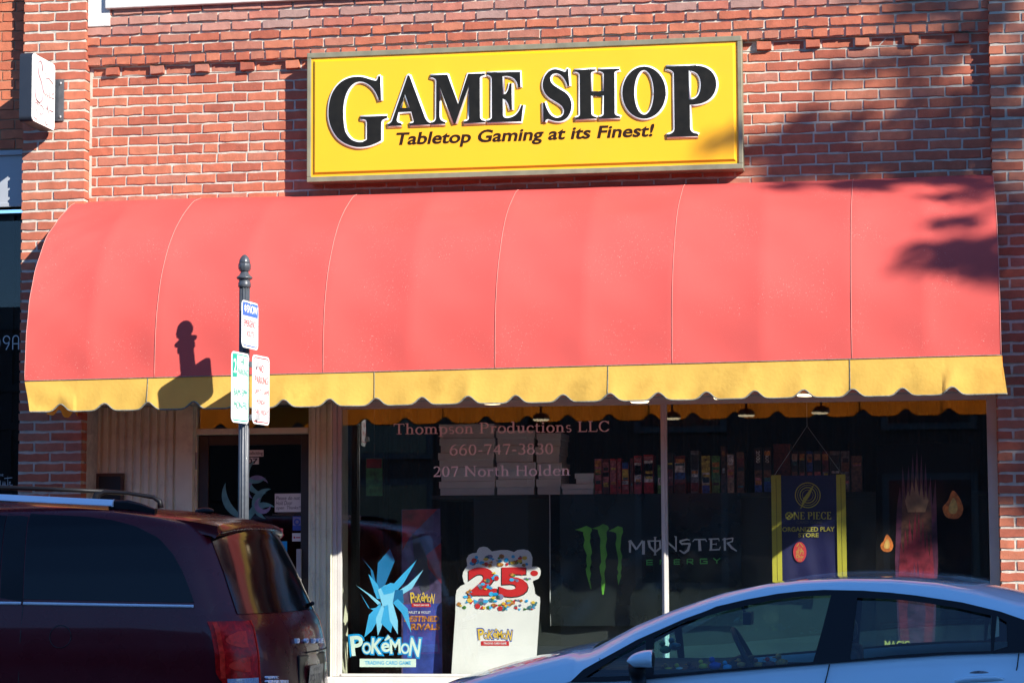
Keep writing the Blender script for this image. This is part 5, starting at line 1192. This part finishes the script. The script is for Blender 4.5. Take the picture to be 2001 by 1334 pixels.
# ---------------------------------------------------------------- white compact car
PY_ = 2.40
def pD(z): return 3.20-.62*(z-1.0) if z > 1.0 else 3.20 + .16*(1.0-z)/.25*.8 if z > .75 else 3.328
def pside(px, py, off=0.):
    D = 3.15
    for _ in range(6): p = at(px, py, D); D = pD(p.z)+off
    return at(px, py, D)
def tabz(pp, D=None):
    r_ = [(lambda p: (p.x, p.z))(pside(x, y) if D is None else at(x, y, D)) for x, y in pp]; return sorted(r_)
R1 = tabz([(1164, 1266), (1200, 1246), (1248, 1220), (1320, 1190), (1410, 1159), (1460, 1148), (1500, 1140), (1570, 1133), (1650, 1130), (1740, 1131), (1830, 1138), (1910, 1152), (1985, 1172)], 2.88)
R1 = [(-2.97, .60), (-2.90, .70), (-2.78, .775), (-2.6, .825), (-2.3, .915), (-2.05, .978), (-1.9, 1.012)] + R1 + [(.75, 1.255), (1.1, 1.165), (1.5, 1.08), (1.7, 1.05), (1.82, .98), (1.88, .80)]
R2 = tabz([(1116, 1330), (1140, 1307), (1170, 1290), (1200, 1274), (1245, 1249), (1290, 1229), (1340, 1207), (1380, 1193), (1400, 1184), (1460, 1170), (1520, 1159), (1565, 1154), (1610, 1151.5), (1685, 1153), (1740, 1157), (1790, 1162.5), (1880, 1176), (1955, 1194), (2001, 1210)]) + [(.62, 1.12), (.70, 1.035)]
BL = [(-2.97, .52), (-2.6, .74), (-2.2, .80)] + tabz([(1116, 1332), (1180, 1331), (1257, 1327), (1330, 1319.5), (1400, 1313), (1510, 1304), (1621, 1295), (1735, 1286), (1850, 1278.5), (2001, 1274)]) + [(.72, 1.03), (1.2, 1.03), (1.7, .97), (1.85, .80)]
XW0, XW1 = R2[0][0], .70
CTR = [(-2.97, .62), (-2.85, .76), (-2.6, .86), (-2.3, .945), (-2.0, 1.02), (-1.79, 1.06), (-1.2, 1.255), (-.85, 1.365), (-.6, 1.408), (-.45, 1.417), (-.1, 1.412), (.3, 1.375), (.75, 1.28), (1.2, 1.17), (1.6, 1.10), (1.75, 1.07), (1.82, 1.0), (1.88, .80)]
car = thing('compact_car', 'white compact hatchback parked at the kerb, side on with its roof arching across the window', 'car', (-.5, -PY_, 0))
XS = sorted(set([-2.97, -2.93, -2.88] + [round(-2.84+.06*i, 3) for i in range(79)] + [1.88, 1.84, XW0, XW1])); XS = [x for x in XS if x <= 1.88]
def narrow(x): return 1-.28*max(0, (-2.45-x)/.52)**2 - .20*max(0, (x-1.3)/.58)**2
def sect(x):
    b = lerp(BL, x); nr = narrow(x); w0 = XW0 <= x <= XW1
    z2 = max(b+.0, lerp(R2, x)) if w0 else b; z1 = max(lerp(R1, x), z2+.012); c = max(lerp(CTR, x), z1+.004)
    lo_z = .22 if x > -2.9 else .35
    def H(z): return (pD(z)-PY_)*nr
    bot = [(H(.9)*.98, lo_z), (H(.7)*1.0, min(.32, b-.1)), (H(.7), min(.5, b-.08)), (H(.7)*1.0, b-.16 if b-.16 > .3 else .3), (H(b)+.012*0, b-.05), (H(b), b)]
    h2 = (pD(z2)-PY_)*nr; h1 = min(h2-.03, (2.88-PY_+.0)*nr+ (.10 if x < -1.0 else 0)*nr)
    if not w0: h1 = (pD(z1)-PY_-.10)*nr
    h1 = max(.3*nr, h1) if x > -1.9 else h1
    if w0: h1 = (2.88-PY_ + .12*max(0, min(1, (-1.1-x)/.8)))*nr; h1 = min(h1, h2-.02)
    top = [(h2, z2), (h2*.72+h1*.28, z2+(z1-z2)*.66), (h1, z1)]
    roof = [(h1*.8, z1+(c-z1)*.5), (h1*.45, z1+(c-z1)*.88), (0, c)]
    return bot, top, roof
def loft(sections, mirror=True):
    vs, fs_ = [], []; n_ = len(sections[0])
    for sg in ((1, -1) if mirror else (1,)):
        b0 = len(vs)
        for s_ in sections: vs += [Vector((x, -(PY_+sg*h), z)) for x, h, z in s_]
        for i in range(len(sections)-1):
            for k in range(n_-1):
                f = (b0+i*n_+k, b0+i*n_+k+1, b0+(i+1)*n_+k+1, b0+(i+1)*n_+k); fs_.append(f if sg < 0 else f[::-1])
    return vs, fs_
low, cant, hood, roofp, wind, rearg = [], [], [], [], [], []
for x in XS:
    b_, t_, r_ = sect(x)
    low.append([(x, h, z) for h, z in b_]); cant.append([(x, h, z) for h, z in t_])
    s_ = [(x, h, z) for h, z in [t_[2]]+r_]
    if x <= -1.80: hood.append(s_)
    if -1.82 <= x <= -.80: wind.append(s_)
    if -.83 <= x <= .95: roofp.append(s_)
    if .92 <= x <= 1.66: rearg.append(s_)
tailp = [[(x, h, z) for h, z in [sect(x)[1][2]]+sect(x)[2]] for x in XS if x >= 1.62]
mb = MB(); mb.add(*loft(low), smooth=True); mb.add(*loft(cant), smooth=True); mb.add(*loft(hood), smooth=True); mb.add(*loft(tailp), smooth=True)
for xe in (XS[0], XS[-1]):
    b_, t_, r_ = sect(xe); pr_ = b_+t_[1:]+r_; mb.add([Vector((xe, -(PY_+h), z)) for h, z in pr_]+[Vector((xe, -(PY_-h), z)) for h, z in pr_[::-1][1:]], [tuple(range(2*len(pr_)-1))])
mb.build('body', 'car_white_sky_tint', car, smooth=True)
mb = MB(); mb.add(*loft(roofp), smooth=True); mb.build('roof', 'car_white_sky_tint', car, smooth=True)
mb = MB(); mb.add(*loft(wind), smooth=True); mb.build('windshield', 'car_glass', car, smooth=True)
mb = MB(); mb.add(*loft(rearg), smooth=True); mb.build('rear_glass', 'van_glass', car, smooth=True)
# window surround with openings, both sides
def mapside(sg, off): return lambda x, z, n_=0.: Vector((x, -(PY_+sg*(pD(z)-PY_+off+n_)), z))
def pz(pts): return [(lambda p: (p.x, p.z))(pside(x, y)) for x, y in pts]
OUT = [(x, z) for x, z in R2[:-1] if True] + [(XW1, 1.035)] + [(x, z) for x, z in BL[::-1] if XW0 <= x <= XW1]
def smoothp(pts, n_=4, closed=True):
    out = []; m_ = len(pts)
    for i in range(m_):
        p1, p2 = pts[i], pts[(i+1) % m_]
        for k in range(n_): u = k/n_; out.append((p1[0]+(p2[0]-p1[0])*u, p1[1]+(p2[1]-p1[1])*u))
    return out
W1 = pz([(1143, 1323), (1175, 1302), (1215, 1276), (1262, 1250), (1262, 1318)])
W2 = pz([(1277, 1318), (1279, 1242), (1330, 1217), (1406, 1195.6), (1460, 1182), (1520, 1170), (1575, 1164), (1624, 1162.5), (1607, 1228), (1589, 1292), (1500, 1300), (1400, 1308)])
W3 = pz([(1661, 1288), (1668, 1225), (1675, 1167), (1735, 1169), (1790, 1174.5), (1865, 1186), (1937, 1201.5), (1936, 1271), (1850, 1273), (1750, 1279)])
W4 = pz([(1942, 1270), (1948, 1203), (1967, 1215), (1969, 1262)])
for sg in (1, -1):
    mb = MB(); mb.loops([smoothp(OUT), W1, W2, W3, W4], mapside(sg, .0), .008); mb.build('window_frame', 'car_black', car)
    for nm, W_ in (('front_quarter_window', W1), ('front_window', W2), ('rear_window', W3), ('quarter_window', W4)):
        mb = MB(); mb.loops([smoothp(W_, 3)], mapside(sg, -.008), .0); 
        mb.build(nm, 'car_glass', car)
def cline(pp, r_, mt, nm, off=.0, par=car):
    mb = MB(); mb.tube([pside(x, y, off) for x, y in pp], r_, 6); return mb.build(nm, mt, par)
cline([(1621, 1297), (1617, 1315), (1612, 1334), (1606, 1370), (1602, 1410)], .0035, 'ink_black', 'door_seam')
cline([(1991, 1276), (1988, 1300), (1981, 1334), (1970, 1370), (1990, 1420)], .0035, 'ink_black', 'door_seam')
a_ = [at(1164, 1267, 2.99), pside(1172, 1287)]; mb = MB(); mb.tube([a_[0], a_[1], ], .003, 5); mb.build('fender_seam', 'ink_black', car)
mb = MB(); hp = [pside(1866, 1331, .035), pside(1885, 1327, .045), pside(1915, 1325, .048), pside(1945, 1324, .045), pside(1962, 1327, .032)]; mb.tube(hp, [.008, .014, .015, .014, .008], 10); hd = mb.build('door_handle', 'car_white_sky_tint', car)
mb = MB(); c_ = pside(1914, 1317, .001); mb.ball(c_, .058, (1, .10, .35), 0, 16, 8); mb.build('handle_recess', 'card_grey', hd)
# mirror
M0 = at(1251, 1290, 3.42)
mb = MB(); vs, fs_ = [], []; na, nb_ = 16, 10
for i in range(na+1):
    f = i/na; x_ = -.068+.136*f; hh = .055*math.sin(math.pi*min(1, .12+f*.62))**.6 * (1 if f < .97 else .93)
    hh = .060*(1-(1-f)**2.2)**.6 if f > 0 else .004
    for k in range(nb_):
        t = 2*math.pi*k/nb_; zc = math.sin(t); vs.append(M0+Vector((x_, .085*math.cos(t)*(.35+.65*f**.5)*.9, (hh if zc > 0 else .036*min(1, f*3+.2))*zc + .0)))
fs_ = [(i*nb_+k, i*nb_+(k+1) % nb_, (i+1)*nb_+(k+1) % nb_, (i+1)*nb_+k) for i in range(na) for k in range(nb_)]+[tuple(range(nb_)), tuple(range(na*nb_, (na+1)*nb_))[::-1]]
mb.add(vs, fs_, smooth=True); mi = mb.build('wing_mirror', 'car_white_sky_tint', car, smooth=False)
mi.data.polygons.foreach_set('use_smooth', [True]*(len(mi.data.polygons)-1)+[False])
mb = MB(); q_ = M0+Vector((.069, 0, .004)); mb.ball(q_, .05, (.12, 1.3, .85), 0, 14, 8); mb.build('mirror_rim', 'car_black', mi)
mb = MB(); mb.tube([M0+Vector((-.02, .02, -.030)), M0+Vector((-.022, .06, -.075)), M0+Vector((-.022, .14, -.12))], [.048, .044, .04], 10); mb.build('mirror_arm', 'car_black', mi)
# headlight
mb = MB(); hl = [(-2.90, .02), (-2.5, .13), (-2.28, .175), (-2.36, .115), (-2.6, .03)]
for sg in (1,):
    pts = [at(870, 1345, 3.10), at(918, 1331, 3.05), at(988, 1313, 2.99), at(972, 1326, 3.08), at(950, 1345, 3.15)]; mb.add([p+Vector((0, -.01, .004)) for p in pts], [(0, 1, 2, 3, 4)])
hl = mb.build('headlight', 'lens_amber', car)
# cabin
mb = MB(); mb.box(-1.95, -1.10, -(PY_+.62), -(PY_-.62), .62, .93); mb.build('dashboard', 'dash_plastic', car, bevel=.05)
mb = MB(); mb.box(-1.9, 1.2, -(PY_+.72), -(PY_+.70), .35, .90); mb.box(-1.9, 1.2, -(PY_-.70), -(PY_-.72), .35, .90); mb.box(-1.9, 1.6, -(PY_+.7), -(PY_-.7), .28, .30); mb.build('cabin_trim', 'dash_plastic', car)
mb = MB(); c_ = Vector((-.98, -2.80, .97)); tk = []
for k in range(25):
    a_ = 2*math.pi*k/24; v = Vector((0, math.cos(a_)*.18, math.sin(a_)*.18)); v.rotate(Matrix.Rotation(R(-28), 3, 'Y')); tk.append(c_+v)
mb.tube(tk, .014, 8); mb.tube([c_, c_+Vector((-.2, 0, -.1))], .04, 8); mb.tube([tk[0], tk[12]], .016, 6); mb.build('steering_wheel', 'dash_plastic', car)
for D in (2.78, 2.02):
    mb = MB(); mb.box(-.92, -.40, -D-.24, -D+.24, .35, .56); mb.box(-.53, -.38, -D-.22, -D+.22, .56, 1.02); mb.box(-.50, -.41, -D-.12, -D+.12, 1.04, 1.17); mb.build('front_seat', 'seat_cloth', car, bevel=.04)
mb = MB(); mb.box(.45, .62, -(PY_+.60), -(PY_-.60), .35, 1.02); mb.box(.1, .5, -(PY_+.60), -(PY_-.60), .35, .55); mb.build('rear_seat', 'seat_cloth', car, bevel=.04)
mb = MB(); p = at(1460, 1207, 2.42); mb.box(p.x-.018, p.x+.03, p.y-.11, p.y+.11, p.z-.035, p.z+.035); mb.tube([p, p+Vector((-.05, 0, .12))], .01, 6); mb.build('rear_view_mirror', 'dash_plastic', car, bevel=.01)
wheels(car, (-2.20, .52), ((PY_+.83, 1), (PY_-.83, -1)), .31, 'steel')

# toys along the dashboard and sill
TOY = [(1305, 1308, 'logo_yellow', 'card_orange', 'small yellow and orange toy duck, first behind the wing mirror'), (1327, 1308, 'paper', 'logo_yellow', 'small pale toy duck with yellow head behind the driver window'), (1351, 1305, 'card_dark_red', 'card_dark_red', 'small dark red toy beside the pale duck'),
 (1374, 1301, 'logo_yellow', 'logo_yellow', 'tiny yellow toy in the middle of the dashboard row'), (1397, 1300, 'logo_blue', 'logo_blue', 'taller blue toy figure on the dashboard row'), (1421, 1303, 'cyan', 'cyan', 'light cyan toy in front of the steering wheel'),
 (1448, 1298, 'card_orange', 'card_orange', 'orange toy duck just right of the steering wheel'), (1481, 1298, 'card_orange', 'card_dark_red', 'dark orange toy alone on the sill'), (1504, 1296, 'card_dark_red', 'numeral_red', 'red toy duck next to the last orange duck'), (1527, 1294, 'card_orange', 'card_orange', 'largest orange toy duck, at right end of the row'),
 (1300, 1268, 'card_green', 'card_green', 'round green plush toy high behind the wing mirror'), (1318, 1262, 'tealx', 'card_teal', 'dark teal plush toy beside the green one')]
for px, py, m1, m2, lab in TOY:
    m1 = 'card_teal' if m1 == 'tealx' else m1
    D = 2.98 if py > 1285 else 2.75; p = at(px, py, D); big = 1.35 if py < 1280 or 'largest' in lab or 'taller' in lab else 1.
    t = thing('toy_duck' if 'duck' in lab else 'small_toy', lab, 'toy', (p.x, p.y, p.z-.018), 'small toys along the car dashboard')
    r_ = .021*big; mb = MB(); mb.ball(p, r_, (1.15, .85, .8), 0, 12, 8); mb.ball(p+Vector((.014*big, 0, .006*big)), r_*.5, (1.2, .8, .7)); mb.build('toy_body', m1, t)
    mb = MB(); mb.ball(p+Vector((-.012*big, 0, .024*big)), r_*.62, (1, 1, 1), 0, 10, 6); h_ = mb.build('head', m2, t)
    if 'duck' in lab: mb = MB(); mb.ball(p+Vector((-.028*big, 0, .022*big)), r_*.28, (1.5, .9, .5), 0, 8, 5); mb.build('beak', 'card_orange', h_)

# ---------------------------------------------------------------- across the street
def far_building(x0, x1, y, h, name, label, cols__, rows__):
    t = thing(name, label, 'building', ((x0+x1)/2, y-5, .15))
    mb = MB(); mb.box(x0, x1, y-12, y, .15, h); mb.build('wall', 'far_wall', t)
    mb = MB(); mb.box(x0-.1, x1+.1, y-12.1, y+.15, h-.35, h); mb.box(x0+.5, x1-.5, y-11.5, y-.5, h, h+.02); mb.build('parapet', 'far_roof', t)
    for i in range(cols__):
        for k in range(rows__):
            wx = x0+(x1-x0)*(i+.5)/cols__; wz = 1.0+(h-1.5)*k/rows__
            mb = MB(); mb.box(wx-.7, wx+.7, y-.02, y+.05, wz, wz+1.7); f = mb.build('window', 'far_roof', t)
            mb = MB(); mb.box(wx-.6, wx+.6, y+.05, y+.06, wz+.1, wz+1.6); mb.build('pane', 'far_glass', f)
ZB0 = .12  # unseen block over the street: roof and extent set to shade the cars
far_building(13.5, 60, -20.0, ZB0+.87*20, 'car_shade_block', 'unseen tall brick block across the street, sized so its shade covers the parked cars', 8, 5)
far_building(-45, -6, -20.0, 5.5, 'low_brick_building', 'low two-storey building across the street, left part', 9, 2)
far_building(-5.5, 13, -20.0, 6.2, 'shop_row_building', 'low shop row directly across the street behind the viewer', 5, 2)

# street tree whose crown shades the right end of the facade
tx, ty = 12.9, -8.0
tr = thing('street_tree', 'leafy street tree whose crown throws dappled shade on the right end of the facade', 'tree', (tx, ty, 0))
mb = MB(); mb.tube([(tx+1.6, ty, 0), (tx+1.5, ty+.05, 3), (tx+1.2, ty-.1, 6), (tx+.8, ty, 8.5), (tx+.3, ty+.1, 10.5)], [.24, .19, .14, .09, .04], 12)
rb = random.Random(11); LC = []
SP = Vector((1.25, -1.0, .87))
def sunpt(u, v, t_): return Vector((u, 0, v)) + SP*t_
# crown shaped clump by clump along sun rays to shade set facade areas
REG = [(-.78, 4.24, .42, .10, 26, .08, 20), (-.55, 4.10, .5, .05, 16, .07, 20), (-.62, 4.42, .25, .05, 9, .06, 16), (.10, 4.20, .45, .22, 36, .11, 22), (.2, 4.55, .35, .10, 14, .08, 18), (-.15, 4.78, .42, .10, 14, .07, 16), (.15, 5.08, .40, .18, 18, .08, 16), (-.35, 5.2, .2, .06, 5, .06, 12), (-1.5, 4.15, .10, .06, 3, .08, 14),
       (-.55, 3.78, .62, .10, 26, .09, 20), (.25, 3.6, .40, .28, 26, .14, 26), (-.86, 2.70, .24, .10, 12, .07, 20), (-1.08, 2.55, .22, .05, 8, .06, 18), (-.80, 2.52, .14, .08, 8, .07, 20), (-.72, 3.02, .20, .05, 7, .07, 14), (-.55, 2.50, .26, .10, 10, .09, 18), (-.40, 3.40, .22, .07, 6, .07, 14),
       (.42, 2.9, .26, .45, 34, .16, 34), (.75, 2.35, .42, .45, 44, .16, 44), (.0, 2.25, .36, .34, 34, .14, 34), (-.30, 2.3, .14, .25, 7, .10, 20), (.55, 1.88, .36, .14, 26, .07, 26),
       (1.5, 3.6, .9, 1.2, 60, .25, 34), (2.4, 4.6, 1.1, 1.0, 60, .28, 34), (2.6, 3.1, .9, .8, 40, .25, 34), (1.3, 5.4, .8, .5, 26, .2, 24)]
for (u_, v_, ru, rv, nc, rc_, nl) in REG:
    hub = sunpt(u_+.5, v_+.2, 8.2); mb.tube([(tx+1.2, ty-.1, 6.5+rb.uniform(-.5, 1.5)), ((tx+1.2+hub.x)/2, (ty+hub.y)/2, (7.2+hub.z)/2+.3), tuple(hub)], [.06, .035, .015], 6)
    for j in range(nc):
        q_ = math.sqrt(rb.random()); a_ = rb.uniform(0, 6.283)
        c_ = sunpt(u_+ru*q_*math.cos(a_), v_+rv*q_*math.sin(a_), 8+rb.uniform(-.9, .9)); mb.tube([tuple(hub), tuple(c_)], [.010, .004], 4)
        for i in range(nl):
            d = Vector((rb.gauss(0, 1), rb.gauss(0, 1), rb.gauss(0, .7)))*.55; LC.append(c_+d*rc_)
mb.build('trunk', 'bark', tr)
mb = MB()
for p in LC:
    a_ = Vector((rb.gauss(0, 1), rb.gauss(0, 1), rb.gauss(0, 1))).normalized(); b_ = a_.orthogonal().normalized(); c_ = a_.cross(b_); s_ = rb.uniform(.035, .065)
    mb.add([p-b_*s_, p-c_*s_*.5, p+b_*s_, p+c_*s_*.5], [(0, 1, 2, 3)])
mb.build('crown', 'leaf', tr)
